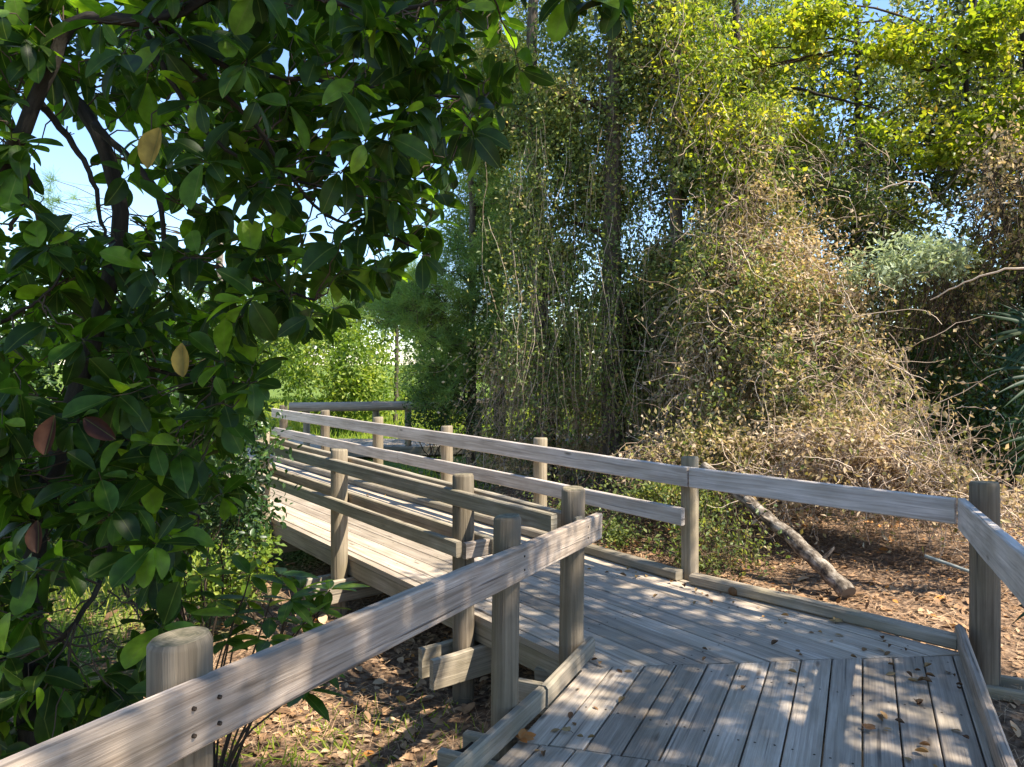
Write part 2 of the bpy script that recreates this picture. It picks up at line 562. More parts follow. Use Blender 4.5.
def planks(mb, poly, d, zf, pitch=.141, gap=.007, th=.036, start=0.0, z_j=.003):
    pegs = []
    poly = [np.array(p, float) for p in poly]
    d = unit(np.array(d, float))
    n = np.array([-d[1], d[0]])
    t = [np.dot(p, n) for p in poly]
    k0, k1 = int(math.floor((min(t) - start) / pitch)), int(math.ceil((max(t) - start) / pitch))
    for k in range(k0, k1 + 1):
        a = start + k * pitch + gap / 2
        b = a + pitch - gap
        q = clip(clip(poly, n * a, n), n * b, -n)
        if len(q) < 3:
            continue
        q = np.array(q)
        if np.cross(q[1] - q[0], q[2] - q[1]) < 0:
            q = q[::-1]
        # split long polygons so that the plank can sag a touch
        lat = q @ n
        c = (a + b) / 2
        f = 1 - .009 / (b - a)
        q2 = q + (((lat - c) * f + c) - lat)[:, None] * n
        dz = random.uniform(-z_j, z_j)
        m = len(q)
        z = np.array([zf(*p) for p in q]) + dz
        V = np.concatenate([np.c_[q2, z], np.c_[q, z - .004], np.c_[q, z - th]])
        r = random.random()
        lo, la = q @ d, q @ n
        for u_ in np.arange(math.ceil((lo.min() + .03) / .61) * .61, lo.max() - .03, .61):
            for v_ in (a + .028, b - .028):
                w_ = d * (u_ + random.uniform(-.012, .012)) + n * (v_ + random.uniform(-.006, .006))
                if w_[1] < 7 and all(np.cross(q[(k_ + 1) % len(q)] - q[k_], w_ - q[k_]) > .0 for k_ in range(len(q))):
                    pegs.append((*w_, zf(*w_) + dz + .0012))
        uvt = np.stack([lo, la], -1)
        mb.add(V, [list(range(m))], r, [uvt], 0)
        V0 = mb.n - 3 * m
        for s in (0, m):
            i = np.arange(m)
            j = (i + 1) % m
            Fc = np.stack([s + m + i, s + m + j, s + j, s + i], -1) + V0
            uv = np.stack([uvt[i] + [0, .002 + s], uvt[j] + [0, .002 + s], uvt[j], uvt[i]], 1)
            mb.add(np.zeros((0, 3)), Fc - mb.n, r, uv, 0)
    g = np.arange(7) * 2 * math.pi / 7
    for p in pegs:
        mb.add(np.array(p) + np.c_[np.cos(g) * .005, np.sin(g) * .005, g * 0], [list(range(7))], .2, None, 1)


def board(mb, p0, p1, w, t, up=(0, 0, 1), ch=.006, rnd=None, warp=.004, top_ref=True):
    """straight board from p0 to p1 (centre of its top edge when top_ref), w deep, t thick"""
    p0, p1 = np.array(p0, float), np.array(p1, float)
    ax = unit(p1 - p0)
    L = np.linalg.norm(p1 - p0)
    s = unit(np.cross(up, ax))
    u = np.cross(ax, s)
    if top_ref:
        p0, p1 = p0 - u * w / 2, p1 - u * w / 2
    hw, ht = w / 2, t / 2
    cs = np.array([(ht, -hw + ch), (ht, hw - ch), (ht - ch, hw), (-ht + ch, hw), (-ht, hw - ch), (-ht, -hw + ch), (-ht + ch, -hw), (ht - ch, -hw)])
    n = max(3, int(L / .12))
    tt = np.linspace(0, 1, n)
    off1 = (vnoise(np.c_[tt * L * 1.3 + random.random() * 20, np.full(n, random.random() * 20), np.zeros(n)]) - .5) * 2 * warp
    off2 = (vnoise(np.c_[tt * L * 1.1 + random.random() * 20, np.full(n, random.random() * 20), np.zeros(n)]) - .5) * 2 * warp
    C = p0 + (p1 - p0) * tt[:, None] + s * off1[:, None] + u * off2[:, None]
    V = C[:, None] + s * cs[None, :, :1] + u * cs[None, :, 1:]
    V = V + (vnoise((V * 9).reshape(-1, 3)).reshape(n, 8, 1) - .5) * .004 * (s + u)
    per = np.r_[0, np.cumsum(np.linalg.norm(np.roll(cs, -1, 0) - cs, axis=1))]
    i = np.arange(n - 1)[:, None] * 8
    k = np.arange(8)[None]
    k2 = (k + 1) % 8
    Fc = np.stack([i + k, i + 8 + k, i + 8 + k2, i + k2], -1).reshape(-1, 4)
    lx = tt * L
    a0, a1 = np.broadcast_to(lx[:-1, None], (n - 1, 8)), np.broadcast_to(lx[1:, None], (n - 1, 8))
    b0, b1 = np.broadcast_to(per[None, :8], (n - 1, 8)), np.broadcast_to(per[None, 1:], (n - 1, 8))
    uv = np.stack([np.stack([a0, b0], -1), np.stack([a1, b0], -1), np.stack([a1, b1], -1), np.stack([a0, b1], -1)], -2).reshape(-1, 4, 2)
    r = random.uniform(.3, .8) if rnd is None else rnd
    mb.add(V.reshape(-1, 3), Fc, r, uv, 0)
    e = np.stack([cs[:, 0] * .4, cs[:, 1]], -1)
    mb.add(np.zeros((0, 3)), [np.arange(8) - mb.n + mb.n - 8 * n - 0], r * .6, [e], 0) if False else None
    base = mb.n - 8 * n
    mb.add(np.zeros((0, 3)), np.array([base + np.arange(8)]) - mb.n, r * .5, [e], 0)
    mb.add(np.zeros((0, 3)), np.array([base + 8 * (n - 1) + np.arange(8)[::-1]]) - mb.n, r * .5, [e], 0)
    return mb


def post(mb, x, y, z0, z1, r, lean=(0, 0), rnd=None):
    n, S = 14, 28
    zz = np.r_[np.linspace(z0, z1 - .012, n - 1), z1]
    rr = np.full(n, r)
    rr[-1] = r - .007
    ang = np.arange(S) * 2 * math.pi / S
    ph = random.random() * 30
    V = np.zeros((n, S, 3))
    for i in range(n):
        wob = (vnoise(np.c_[np.cos(ang) * 1.5 + ph, np.sin(ang) * 1.5 + 9, np.full(S, zz[i] * 1.5 + ph)]) - .5) * .007
        V[i, :, 0] = x + lean[0] * (zz[i] - z0) + np.cos(ang) * (rr[i] + wob)
        V[i, :, 1] = y + lean[1] * (zz[i] - z0) + np.sin(ang) * (rr[i] + wob)
        V[i, :, 2] = zz[i] + (np.cos(ang + ph) * .004 if i == n - 1 else 0)
    i = np.arange(n - 1)[:, None] * S
    k = np.arange(S)[None]
    k2 = (k + 1) % S
    Fc = np.stack([i + k, i + k2, i + S + k2, i + S + k], -1).reshape(-1, 4)
    seg = r * 2 * math.pi / S
    u0, u1 = np.broadcast_to(zz[:-1, None], (n - 1, S)), np.broadcast_to(zz[1:, None], (n - 1, S))
    v0 = np.broadcast_to(k * seg, (n - 1, S))
    uv = np.stack([np.stack([u0, v0], -1), np.stack([u0, v0 + seg], -1), np.stack([u1, v0 + seg], -1), np.stack([u1, v0], -1)], -2).reshape(-1, 4, 2)
    rd = random.uniform(.3, .8) if rnd is None else rnd
    mb.add(V.reshape(-1, 3), Fc, rd, uv, 0, True)
    top = mb.n - S
    cx, cy = V[-1].mean(0)[:2]
    e = V[-1][:, :2] - (cx, cy)
    mb.add(np.zeros((0, 3)), np.array([top + np.arange(S)]) - mb.n, .5, [e], 1)
    return mb


def lineL(Y, c):               # plan point on a line parallel to the long walkway
    return np.array([c - .77 * Y, Y])


CL, CR = 3.17, 5.10            # left and right edges of the long walkway
sA, sB = np.array([.30, 3.63]), np.array([2.33, 3.80])       # seam between walkway and landing
kx = lambda Y: .343 + .46 * (Y - 3.627)                      # left edge of the landing
rx = lambda Y: .53 + .474 * Y                                # right edge of the landing
tA, tB = np.array([kx(2.93), 2.93]), np.array([rx(2.47), 2.47])
flat = lambda x, y: 0.0
t_n = unit(np.array([tB[1] - tA[1], -(tB[0] - tA[0])]))      # points back toward the viewer


def slope_near(x, y):
    return max(0.0, float(np.dot(np.array([x, y]) - tA, t_n))) * .065


bw = thing('boardwalk', 'weathered grey plank boardwalk bending left through the trees', None, (0.5, 4.5, gz(np.array(.5), np.array(4.5)) if True else 0))
bw['kind'] = 'structure'
mb = MB()
far_r, far_l = lineL(11.5, CR), np.array([-4.97, 10.57])
planks(mb, [sA, sB, lineL(5.05, CR), far_r, far_l, lineL(3.75, CL)], U, flat, .143)
obj('walkway_deck', mb, [M['deck'], M['twig_dark']], bw)
mb = MB()
planks(mb, [tA, tB, np.array([rx(3.80), 3.795]), sB + [0, -.008], sA + [0, -.008], np.array([kx(3.62), 3.60])], D, flat, .139)
obj('landing_deck', mb, [M['deck'], M['twig_dark']], bw)
mb = MB()
planks(mb, [tA + t_n * .008, tB + t_n * .008, np.array([rx(-.8), -.8]), np.array([kx(-.8), -.8])], D, slope_near, .139, start=.03)
obj('ramp_deck', mb, [M['deck'], M['twig_dark']], bw)
mb = MB()
planks(mb, [far_l, far_r, (-3.1, 13.2), (-3.1, 14.6), (-5.6, 14.3), (-6.4, 11.6)], (1, .1), lambda x, y: -.012, .143)
planks(mb, [(-3.1, 13.2), (9, 13.5), (9, 14.9), (-3.1, 14.6)], (0, 1), lambda x, y: -.012 + .03 * max(0, x + 1.5), .143)
obj('far_deck', mb, [M['deck'], M['twig_dark']], bw)


def kerb(p0, p1, z0=0.0, z1=0.0, w=.085, t=.05, m='kerb'):
    mb = MB()
    board(mb, (*p0, z0 + w), (*p1, z1 + w), w, t, ch=.012, warp=.006)
    return obj('kerb', mb, M[m], bw)


kerb(lineL(5.08, CR - .035), lineL(11.4, CR - .035), .002, .002, .07, .085, 'kerb')
kerb(np.array([2.33, 3.86]), lineL(5.0, CR - .03), .002, .002, .07, .085, 'kerb')
kerb(np.array([rx(3.93) - .02, 3.93]), np.array([rx(2.5) - .02, 2.5]), .002, .002, .10, .045, 'rail')
kerb(np.array([rx(2.48) - .02, 2.48]), np.array([rx(-.6) - .02, -.6]), .002, .20, .10, .045, 'rail')
kerb(np.array([kx(3.80) - .022, 3.80]), np.array([kx(3.22) - .022, 3.22]), .002, .002, .095, .045, 'kerb')
kerb(np.array([kx(3.21) - .026, 3.21]), np.array([kx(1.2) - .026, 1.2]), .002, .12, .095, .045, 'kerb')
# fascia boards and joists below
mb = MB()
board(mb, (*lineL(3.72, CL + .03), -.038), (*lineL(10.5, CL + .03), -.038), .125, .04)
obj('fascia', mb, M['kerb'], bw)
mb = MB()
board(mb, (*lineL(5.0, CR - .05), -.038), (*lineL(11.4, CR - .05), -.038), .14, .04)
obj('fascia', mb, M['kerb'], bw)
mb = MB()
board(mb, (kx(3.75) + .03, 3.75, -.038), (kx(1.0) + .03, 1.0, .07), .14, .04)
obj('fascia', mb, M['kerb'], bw)
mb = MB()
board(mb, (-3.1, 13.215, -.05), (9, 13.515, .26), .16, .04)
obj('fascia', mb, M['kerb'], bw)


def beam(px, py, n2, d2, zt, reach=.27, w=.17):
    """pair of clamp boards either side of a post, running under the deck"""
    for s in (-1, 1):
        mb = MB()
        a = np.array([px, py]) + d2 * s * .085
        p0, p1 = a + n2 * reach * (1 if s < 0 else .9), a - n2 * 1.4
        board(mb, (*p0, zt), (*p1, zt), w, .04, ch=.003)
        obj('beam', mb, M['rail_green'], bw)


# ------------------------------------------------------------------ railings
def railing(label, x, y, group='wooden railings of the boardwalk'):
    return thing('railing', label, 'railing', (x, y, float(gz(np.array(float(x)), np.array(float(y))))), group)


def add_post(r, x, y, top, rad, m='post', lean=(0, 0), depth=.08):
    mb = MB()
    post(mb, x, y, float(gz(np.array(float(x)), np.array(float(y)))) - depth, top, rad, lean)
    o = obj('post', mb, [M[m], M['end']], r)
    return o


def add_board(name, r, p0, p1, w, t, m, **kw):
    mb = MB()
    board(mb, p0, p1, w, t, **kw)
    return obj(name, mb, M[m], r)


def add_bolt(parent, p, n, r=.011):
    mb = MB()
    p, n = np.array(p, float), unit(np.array(n, float))
    tubes(mb, np.array([p - n * .004, p + n * .003, p + n * .004]), np.array([r, r, r * .5]), 8, .2, 0, True)
    return obj('bolt', mb, M['twig_dark'], parent)


# near left, sloping up beside the viewer
r2 = railing('big sloping handrail in the foreground on three round posts', .3, 3.7)
l2 = lambda Y: -1.35 + .46 * Y
z2 = lambda Y: .70 + .0575 * (3.96 - Y)
o = add_board('top_rail', r2, (l2(3.93), 3.93, z2(3.93)), (l2(.2), .2, z2(.2)), .135, .042, 'rail', rnd=.72)
nr2 = np.array([.908, -.418, 0])
for Y in (3.72, 3.0, 1.56, 1.50):
    for dz in (.04, .095):
        add_bolt(o, np.array([l2(Y), Y, z2(Y) - dz]) + nr2 * .022, nr2, .0045)
for px, Y, top, rad in ((570, 3.76, .86, .062), (503, 3.04, .868, .057), (180, 1.58, .914, .064)):
    x = -1.435 + .46 * Y
    p = add_post(r2, x, Y, top, rad, 'post', lean=(.012 if px != 180 else 0, 0))
# long left
r3 = railing('double boarded railing on the left edge of the walkway', -.29, 4.38)
for Y, top in ((4.376, .838), (5.74, .826), (7.10, .83), (8.46, .83)):
    x = 3.08 - .77 * Y
    add_post(r3, x, Y, top, .064, 'post' if Y < 5 else 'post_pale')
off = .085
cpo, cpi = 3.08 - off / .7923, 3.08 + off / .7923
for nm, c, Y0, Y1, zt in (('upper_rail', cpo + .03, 3.63, 8.7, .755), ('upper_rail', cpi, 3.70, 8.7, .775), ('lower_rail', cpo, 4.26, 8.7, .465), ('lower_rail', cpi, 4.26, 8.7, .485)):
    add_board(nm, r3, (*lineL(Y0, c), zt - (.045 if Y0 == 3.70 else 0)), (*lineL(Y1, c), zt + (.015 if Y0 == 3.70 else 0)), .092, .04, 'rail_green', rnd=.55)
a = lineL(4.245, 3.08)
add_board('end_block', r3, (*(a - NN * .105), .482), (*(a + NN * .105), .482), .092, .04, 'rail', rnd=.5)
# long right
r1 = railing('long two board railing along the far side of the walkway', 1.23, 5.14)
for Y in (5.136, 6.42, 7.61, 8.81, 10.03, 11.25):
    add_post(r1, 5.19 - .77 * Y, Y, .845, .06, 'post_pale' if Y < 9 else 'post')
ci = 5.07
for nm, zt, w in (('upper_rail', .787, .135), ('lower_rail', .50, .12)):
    Ys = [5.02 if nm == 'upper_rail' else 5.06, 8.2, 11.35]
    for Y0, Y1 in zip(Ys, Ys[1:]):
        add_board(nm, r1, (*lineL(Y0 + .004, ci), zt), (*lineL(Y1, ci), zt + .006), w, .04, 'rail_lilac')
o = add_board('upper_rail', r1, (2.315, 3.86, .787), (*lineL(5.012, ci), .787), .135, .04, 'rail_lilac', rnd=.5)
for dz in (.04, .09):
    add_bolt(o, (2.25, 3.905, .787 - dz), (-.72, -.69, 0), .007)
# right of the viewer
r4 = railing('short near railing leaving the frame from the right corner post', 2.49, 3.9)
add_post(r4, 2.49, 3.9, .868, .071, 'post')
add_post(r4, 1.16, 1.05, 1.0, .065, 'post')
add_board('top_rail', r4, (2.335, 3.835, .795), (2.335 - .474 * 3.4, .435, .795 + .066 * 3.4), .16, .042, 'rail_lilac', rnd=.55)
# the far walkway beyond the bend
r5 = railing('far pole railing of the walkway in front of bright grass', -2.5, 13.25)
mb = MB()
P = np.array([[-3.95, 13.15, .70], [-2.5, 13.22, .71], [-1.2, 13.25, .73], [1.5, 13.3, .86], [5, 13.4, 1.0]])
tubes(mb, P, np.full(5, .082), 12, .6, 0, True)
obj('top_rail', mb, M['rail'], r5)
for x, top in ((-2.45, .80), (-1.87, .66), (-3.7, .66), (-.6, .72), (1.2, .8)):
    add_post(r5, x, 13.33, top, .06, 'post_pale')
# clamp beams beside the posts
for Y in (4.376, 5.74, 7.10):
    beam(3.08 - .77 * Y, Y, -NN, U, -.165)
for Y in (3.76, 3.04, 1.58):
    beam(-1.435 + .46 * Y, Y, np.array([-.9038, .428]), D, -.10 - .02 * (Y > 3.5), .25, .15)
beam(2.49, 3.9, np.array([.9038, -.428]), D, -.17, .22)


# ------------------------------------------------------------------ plants
def pathcurve(pts, n=16, wob=.0):
    pts = np.asarray(pts, float)
    d = np.r_[0, np.cumsum(np.linalg.norm(np.diff(pts, axis=0), axis=1))]
    t = np.linspace(0, d[-1], n)
    i = np.clip(np.searchsorted(d, t) - 1, 0, len(pts) - 2)
    f = (t - d[i]) / (d[i + 1] - d[i])
    p0 = pts[np.clip(i - 1, 0, len(pts) - 1)]
    p1, p2 = pts[i], pts[i + 1]
    p3 = pts[np.clip(i + 2, 0, len(pts) - 1)]
    f = f[:, None]
    P = .5 * (2 * p1 + (p2 - p0) * f + (2 * p0 - 5 * p1 + 4 * p2 - p3) * f ** 2 + (3 * p1 - p0 - 3 * p2 + p3) * f ** 3)
    if wob:
        P[1:-1] += rng.normal(0, wob, (n - 2, 3))
    return P


def limb(mb, pts, r0, r1, sides=8, n=16, wob=.0, rnd=.5, mat=0):
    P = pathcurve(pts, n, wob)
    tubes(mb, P, np.linspace(r0, r1, n), sides, rnd, mat)
    return P


def on_ground(x, y):
    return float(gz(np.array(float(x)), np.array(float(y))))


def leaf_cloud(mb, P, L, asp=.5, up=.5, kind='quad', mat=0, jit=.35, droop=0.0, rnd=None):
    n = len(P)
    ax = rdir(n)
    ax[:, 2] -= droop
    nr = rdir(n) * (1 - up) + np.array([0, 0, up])
    Ls = L * (1 + rng.uniform(-jit, jit, n))
    if rnd is None:
        cl = fbm(P, 1.6)
        rnd = np.clip(rng.random(n) * .7 + (cl - .5) * 1.1 + .15, 0, 1)
    leaves(mb, P, ax, nr, Ls, Ls * asp, kind, rnd, mat)


def twigs_to(mb, starts, ends, r=.006, mat=1, sag=.05, sides=3, n=6, rnd=None):
    starts, ends = np.asarray(starts, float), np.asarray(ends, float)
    N = len(starts)
    t = np.linspace(0, 1, n)[None, :, None]
    P = starts[:, None] * (1 - t) + ends[:, None] * t
    P = P + rng.normal(0, sag, (N, n, 3)) * np.sin(np.pi * t)
    R = np.linspace(1, .35, n)[None] * np.broadcast_to(r, (N,))[:, None]
    tubes(mb, P, R, sides, rng.random(N) if rnd is None else rnd, mat)


def strands(mb, starts, length, r=.004, mat=1, n=9, sway=.06, grav=1.0, rnd=None):
    """hanging or wandering stems"""
    N = len(starts)
    step = (np.broadcast_to(length, (N,)) / n)[:, None]
    d = rdir(N) * .7
    d[:, 2] -= grav
    d = unit(d)
    P = [np.asarray(starts, float)]
    for i in range(n - 1):
        d = unit(d + rng.normal(0, sway * 4, (N, 3)) + np.array([0, 0, -.08 * grav]))
        P.append(P[-1] + d * step)
    P = np.stack(P, 1)
    P[:, :, 2] = np.maximum(P[:, :, 2], gz(P[:, :, 0], P[:, :, 1]) + .01)
    R = np.broadcast_to(r, (N,))[:, None] * np.linspace(1, .5, n)[None]
    tubes(mb, P, R, 3, rng.random(N) if rnd is None else rnd, mat)
    return P


def tree(name, label, cat, x, y, height, r, ells, n, L, leaf, group=None, bark='bark', thr=.47, scale=1.1, lean=(0, 0), asp=.5, nlimb=10, kind='quad', vine=None, up=.45, shell=.0, keep=None, ntwig=120, droop=0.0, wob=.03, rtop=.25):
    z0 = on_ground(x, y)
    t = thing(name, label, cat, (x, y, z0), group)
    mb = MB()
    P = limb(mb, [(x, y, z0 - .1), (x + lean[0] * .3 + rng.normal(0, .12), y + lean[1] * .3, z0 + height * .35), (x + lean[0] * .7 + rng.normal(0, .22), y + lean[1] * .7, z0 + height * .7), (x + lean[0], y + lean[1], z0 + height)], r, r * rtop, 12, 24, wob * r)
    obj('trunk', mb, M[bark], t)
    mb = MB()
    pts = in_ellipsoids(ells, n, thr, scale, shell, keep)
    leaf_cloud(mb, pts, L, asp, up, kind, 0, droop=droop)
    if nlimb:
        sel = pts[rng.choice(len(pts), nlimb)]
        for e in sel:
            j = int(np.argmin(np.linalg.norm(P - e, axis=1) + .6 * np.maximum(0, P[:, 2] - e[2] + .2)))
            s = P[j]
            m_ = (s + e) / 2 + np.array([0, 0, .12 * np.linalg.norm(e - s)])
            limb(mb, [s, m_, e], max(.012, r * .32), .006, 5, 10, .015, .3, 1)
    if ntwig:
        e = pts[rng.choice(len(pts), ntwig)]
        s = e + rdir(ntwig) * rng.uniform(.15, .5, (ntwig, 1)) * np.array([1, 1, .6])
        twigs_to(mb, s, e, .005, 1, .02)
    obj('crown', mb, [M[leaf], M['twig_dark']], t)
    if vine:
        mv = MB()
        nv, lv, mat_, rad = vine
        tt = rng.random(nv) * .97
        idx = np.clip((tt * (len(P) - 1)).astype(int), 0, len(P) - 2)
        a = rng.random(nv) * 2 * math.pi
        rr = r * .9 + np.abs(rng.normal(0, rad, nv))
        C = P[idx] + (P[idx + 1] - P[idx]) * rng.random((nv, 1)) + np.stack([np.cos(a) * rr, np.sin(a) * rr, np.zeros(nv)], -1)
        ok = fbm(C, 1.7) > .40
        C = C[ok]
        leaf_cloud(mv, C, lv, .6, .2, 'quad', 0, droop=.5)
        k = 60
        i2 = np.clip((rng.random(k) * (len(P) - 1)).astype(int), 2, len(P) - 1)
        a = rng.random(k) * 2 * math.pi
        S = P[i2] + np.stack([np.cos(a), np.sin(a), np.zeros(k)], -1) * (r + rng.random((k, 1)) * rad * 1.2)
        strands(mv, S, rng.uniform(.8, 2.4, k), rng.uniform(.002, .0045, k), 1, 12, .03, 1.2)
        obj('vine', mv, [M[mat_], M['twig_dark']], t)
    return t


def shrub(name, label, cat, x, y, ells, n, L, leaf, group=None, thr=.45, scale=1.6, asp=.5, kind='quad', nst=14, up=.45, keep=None, shell=.2, stem_r=.01, droop=0.0, ntw=80):
    z0 = on_ground(x, y)
    t = thing(name, label, cat, (x, y, z0), group)
    mb = MB()
    pts = in_ellipsoids(ells, n, thr, scale, shell, keep)
    pts = pts[pts[:, 2] > gz(pts[:, 0], pts[:, 1]) + .02]
    leaf_cloud(mb, pts, L, asp, up, kind, 0, droop=droop)
    obj('foliage', mb, [M[leaf]], t)
    ms = MB()
    e = pts[rng.choice(len(pts), nst)]
    s = np.array([x, y, z0 - .05]) + rng.normal(0, .06, (nst, 3)) * np.array([1, 1, .2])
    twigs_to(ms, s, e, stem_r * rng.uniform(.6, 1.2, nst), 0, .04, 5, 10)
    e2 = pts[rng.choice(len(pts), ntw)]
    s2 = e2 + (np.array([x, y, z0 + .3]) - e2) * rng.uniform(.15, .4, (ntw, 1)) + rng.normal(0, .05, (ntw, 3))
    twigs_to(ms, s2, e2, stem_r * .35, 0, .02, 3, 6)
    obj('branches', ms, [M['twig_dark']], t)
    return t


def ell(px, py, Y, rpx, rpy, rY):
    """ellipsoid about the point seen at (px, py), half sizes in pixels there, rY in metres deep"""
    return (pt(px, py, Y), (rpx * Y / F, rY, rpy * Y / F))


def to_px(p):
    return AX + F * p[:, 0] / p[:, 1], AY - F * (p[:, 2] - H) / p[:, 1]


# --- the large leaved tree overhanging from the left
def left_tree():
    bx, by = pt(40, 700, 2.6)[:2]
    z0 = on_ground(bx, by)
    t = thing('magnolia_tree', 'large leaved glossy green tree overhanging the foreground from the left', 'tree', (bx, by, z0))
    segs = []
    mb = MB()
    P0 = limb(mb, [(bx, by, z0 - .1), pt(30, 600, 2.6), pt(55, 470, 2.6), pt(95, 330, 2.65), pt(120, 220, 2.7), pt(90, 120, 2.7), pt(30, 60, 2.75), pt(-60, -60, 2.8)], .045, .02, 9, 40, .004)
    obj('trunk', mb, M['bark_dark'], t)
    segs.append(P0)
    specs = [
        ([pt(-60, 190, 2.3), pt(0, 168, 2.3), pt(45, 80, 2.3), pt(75, 22, 2.3), pt(160, 20, 2.3), pt(220, -10, 2.35), pt(300, -40, 2.4)], .026, .014),
        ([pt(30, 90, 2.4), pt(70, 140, 2.4), pt(92, 180, 2.4), pt(105, 236, 2.4)], .014, .005),
        ([pt(95, 125, 2.55), pt(135, 165, 2.5), pt(158, 195, 2.5), pt(165, 260, 2.5)], .014, .007),
        ([pt(165, 25, 2.35), pt(230, 70, 2.4), pt(330, 82, 2.5), pt(420, 96, 2.5), pt(485, 98, 2.5)], .011, .004),
        ([pt(140, 20, 2.4), pt(165, 70, 2.4), pt(205, 130, 2.45), pt(260, 170, 2.5), pt(330, 190, 2.5)], .010, .004),
        ([pt(250, -30, 2.3), pt(360, 10, 2.3), pt(470, -5, 2.3), pt(560, -8, 2.3), pt(610, 5, 2.3)], .010, .004),
        ([pt(120, 250, 2.6), pt(200, 262, 2.5), pt(270, 285, 2.4), pt(315, 300, 2.4)], .010, .004),
        ([pt(85, 360, 2.6), pt(150, 370, 2.5), pt(225, 380, 2.4), pt(262, 392, 2.4)], .010, .004),
        ([pt(45, 520, 2.6), pt(90, 500, 2.6), pt(160, 490, 2.7), pt(200, 520, 2.7)], .010, .004),
        ([pt(60, 640, 2.3), pt(90, 600, 2.3), pt(108, 560, 2.35), pt(125, 480, 2.4), pt(118, 380, 2.5)], .009, .005),
        ([pt(180, 60, 2.4), pt(250, 120, 2.6), pt(320, 210, 2.7), pt(400, 240, 2.7), pt(430, 255, 2.7)], .009, .004),
        ([pt(10, 230, 2.3), pt(30, 180, 2.3), pt(14, 130, 2.3)], .007, .003),
        ([pt(-20, 330, 2.3), pt(40, 300, 2.3), pt(70, 262, 2.3)], .007, .003),
    ]
    for pts, a, b in specs:
        mb = MB()
        segs.append(limb(mb, pts, a, b, 7, 22, .003))
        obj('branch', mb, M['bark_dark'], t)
    allP = np.concatenate(segs)
    # leaf whorls: each at a twig tip reached from the nearest branch
    right = lambda y: np.interp(y, [-60, 0, 50, 110, 160, 230, 265, 320, 370, 400, 430, 520, 580, 620, 780], [560, 520, 520, 515, 478, 455, 425, 335, 300, 272, 262, 250, 170, 130, 120])
    tips, ds = [], []
    while len(tips) < 700:
        px, py = rng.uniform(-60, 540), rng.uniform(-70, 760)
        Y = rng.uniform(2.05, 3.9)
        if px > right(py) - 15:
            continue
        if ((px - 68) / 52) ** 2 + ((py - 172) / 62) ** 2 < 1:
            continue
        if ((px - 85) / 52) ** 2 + ((py - 610) / 75) ** 2 < 1 and rng.random() < .93:
            continue
        dens = 1.0 if px > 330 else .85
        if py > 520:
            dens = 1.0
        if px > 240 and py > 400:
            dens = .25
        if rng.random() > dens:
            continue
        tips.append(pt(px, py, Y))
    # chosen tips at the visible outline
    for px, py, Y in ((440, 60, 2.2), (415, 75, 2.2), (500, 105, 2.3), (520, 70, 2.3), (470, 120, 2.3), (400, 200, 2.4), (590, 5, 2.2), (565, -5, 2.2), (615, 0, 2.2), (625, -12, 2.2), (310, 318, 2.2), (290, 300, 2.3), (250, 380, 2.2), (240, 400, 2.3), (225, 360, 2.2), (345, 265, 2.4), (365, 240, 2.4), (420, 255, 2.5), (30, 205, 2.1), (20, 165, 2.2), (115, 60, 2.1), (95, 20, 2.0), (440, 20, 2.2), (30, 690, 2.0), (15, 560, 2.0), (60, 560, 2.1), (190, 255, 2.2), (150, 240, 2.1), (250, 300, 2.2), (200, 160, 2.1)):
        tips.append(pt(px, py, Y))
    for k in rng.integers(2, 38, 34):
        tips.append(P0[k] + np.array([rng.normal(0, .10), -rng.uniform(.06, .35), rng.normal(0, .05)]))
    for _ in range(60):
        px, py = rng.uniform(-30, 165), rng.uniform(440, 780)
        if ((px - 88) / 46) ** 2 + ((py - 610) / 62) ** 2 > 1:
            tips.append(pt(px, py, rng.uniform(2.0, 3.4)))
    tips = np.array(tips)
    # twig starts
    st = []
    for q in tips:
        d = np.linalg.norm(allP - q, axis=1)
        st.append(allP[np.argmin(d + rng.random(len(d)) * .12)])
    st = np.array(st)
    # very long twigs are shortened so that they start in the thicket of leaves
    v = tips - st
    ln = np.linalg.norm(v, axis=1, keepdims=True)
    st = tips - v / np.maximum(ln, 1e-6) * np.minimum(ln, .38)
    mb = MB()
    twigs_to(mb, st, tips, .0035, 1, .012, 4, 7, .5)
    C, A, Nn, L = [], [], [], []
    tw = unit(tips - st + rng.normal(0, .02, tips.shape))
    for q, d in zip(tips, tw):
        k = rng.integers(5, 10)
        a = np.arange(k) * 2.4 + rng.random() * 6
        e1 = unit(np.cross(d, [.3, .2, 1]))
        e2 = np.cross(d, e1)
        sp = rng.uniform(.7, 1.6, k)[:, None]
        ax = unit(d * rng.uniform(.1, .9, (k, 1)) + sp * (e1 * np.cos(a)[:, None] + e2 * np.sin(a)[:, None]) + np.array([0, 0, -.35]))
        C.append(q - d * rng.uniform(0, .06, (k, 1)) + ax * .012)
        A.append(ax)
        Nn.append(unit(np.array([0, 0, 1]) + .55 * rdir(k) + d * .5))
        L.append(rng.uniform(.065, .14, k) * rng.uniform(.85, 1.05))
    C, A, Nn, L = map(np.concatenate, (C, A, Nn, L))
    px, py = to_px(C)
    ok = ((px - 68) / 45) ** 2 + ((py - 172) / 54) ** 2 > 1
    C, A, Nn, L = C[ok], A[ok], Nn[ok], L[ok]
    rn = np.where(rng.random(len(L)) < .15, rng.uniform(.92, 1, len(L)), np.clip(rng.beta(1.6, 2.2, len(L)), 0, 1))
    kd = rng.integers(0, 3, len(L))
    for q, nm in enumerate(('oval', 'oval2', 'oval3')):
        g = kd == q
        leaves(mb, C[g], A[g], Nn[g], L[g], (L * rng.uniform(.42, .62, len(L)))[g], nm, rn[g], 0)
    obj('crown', mb, [M['mag'], M['twig_dark']], t)
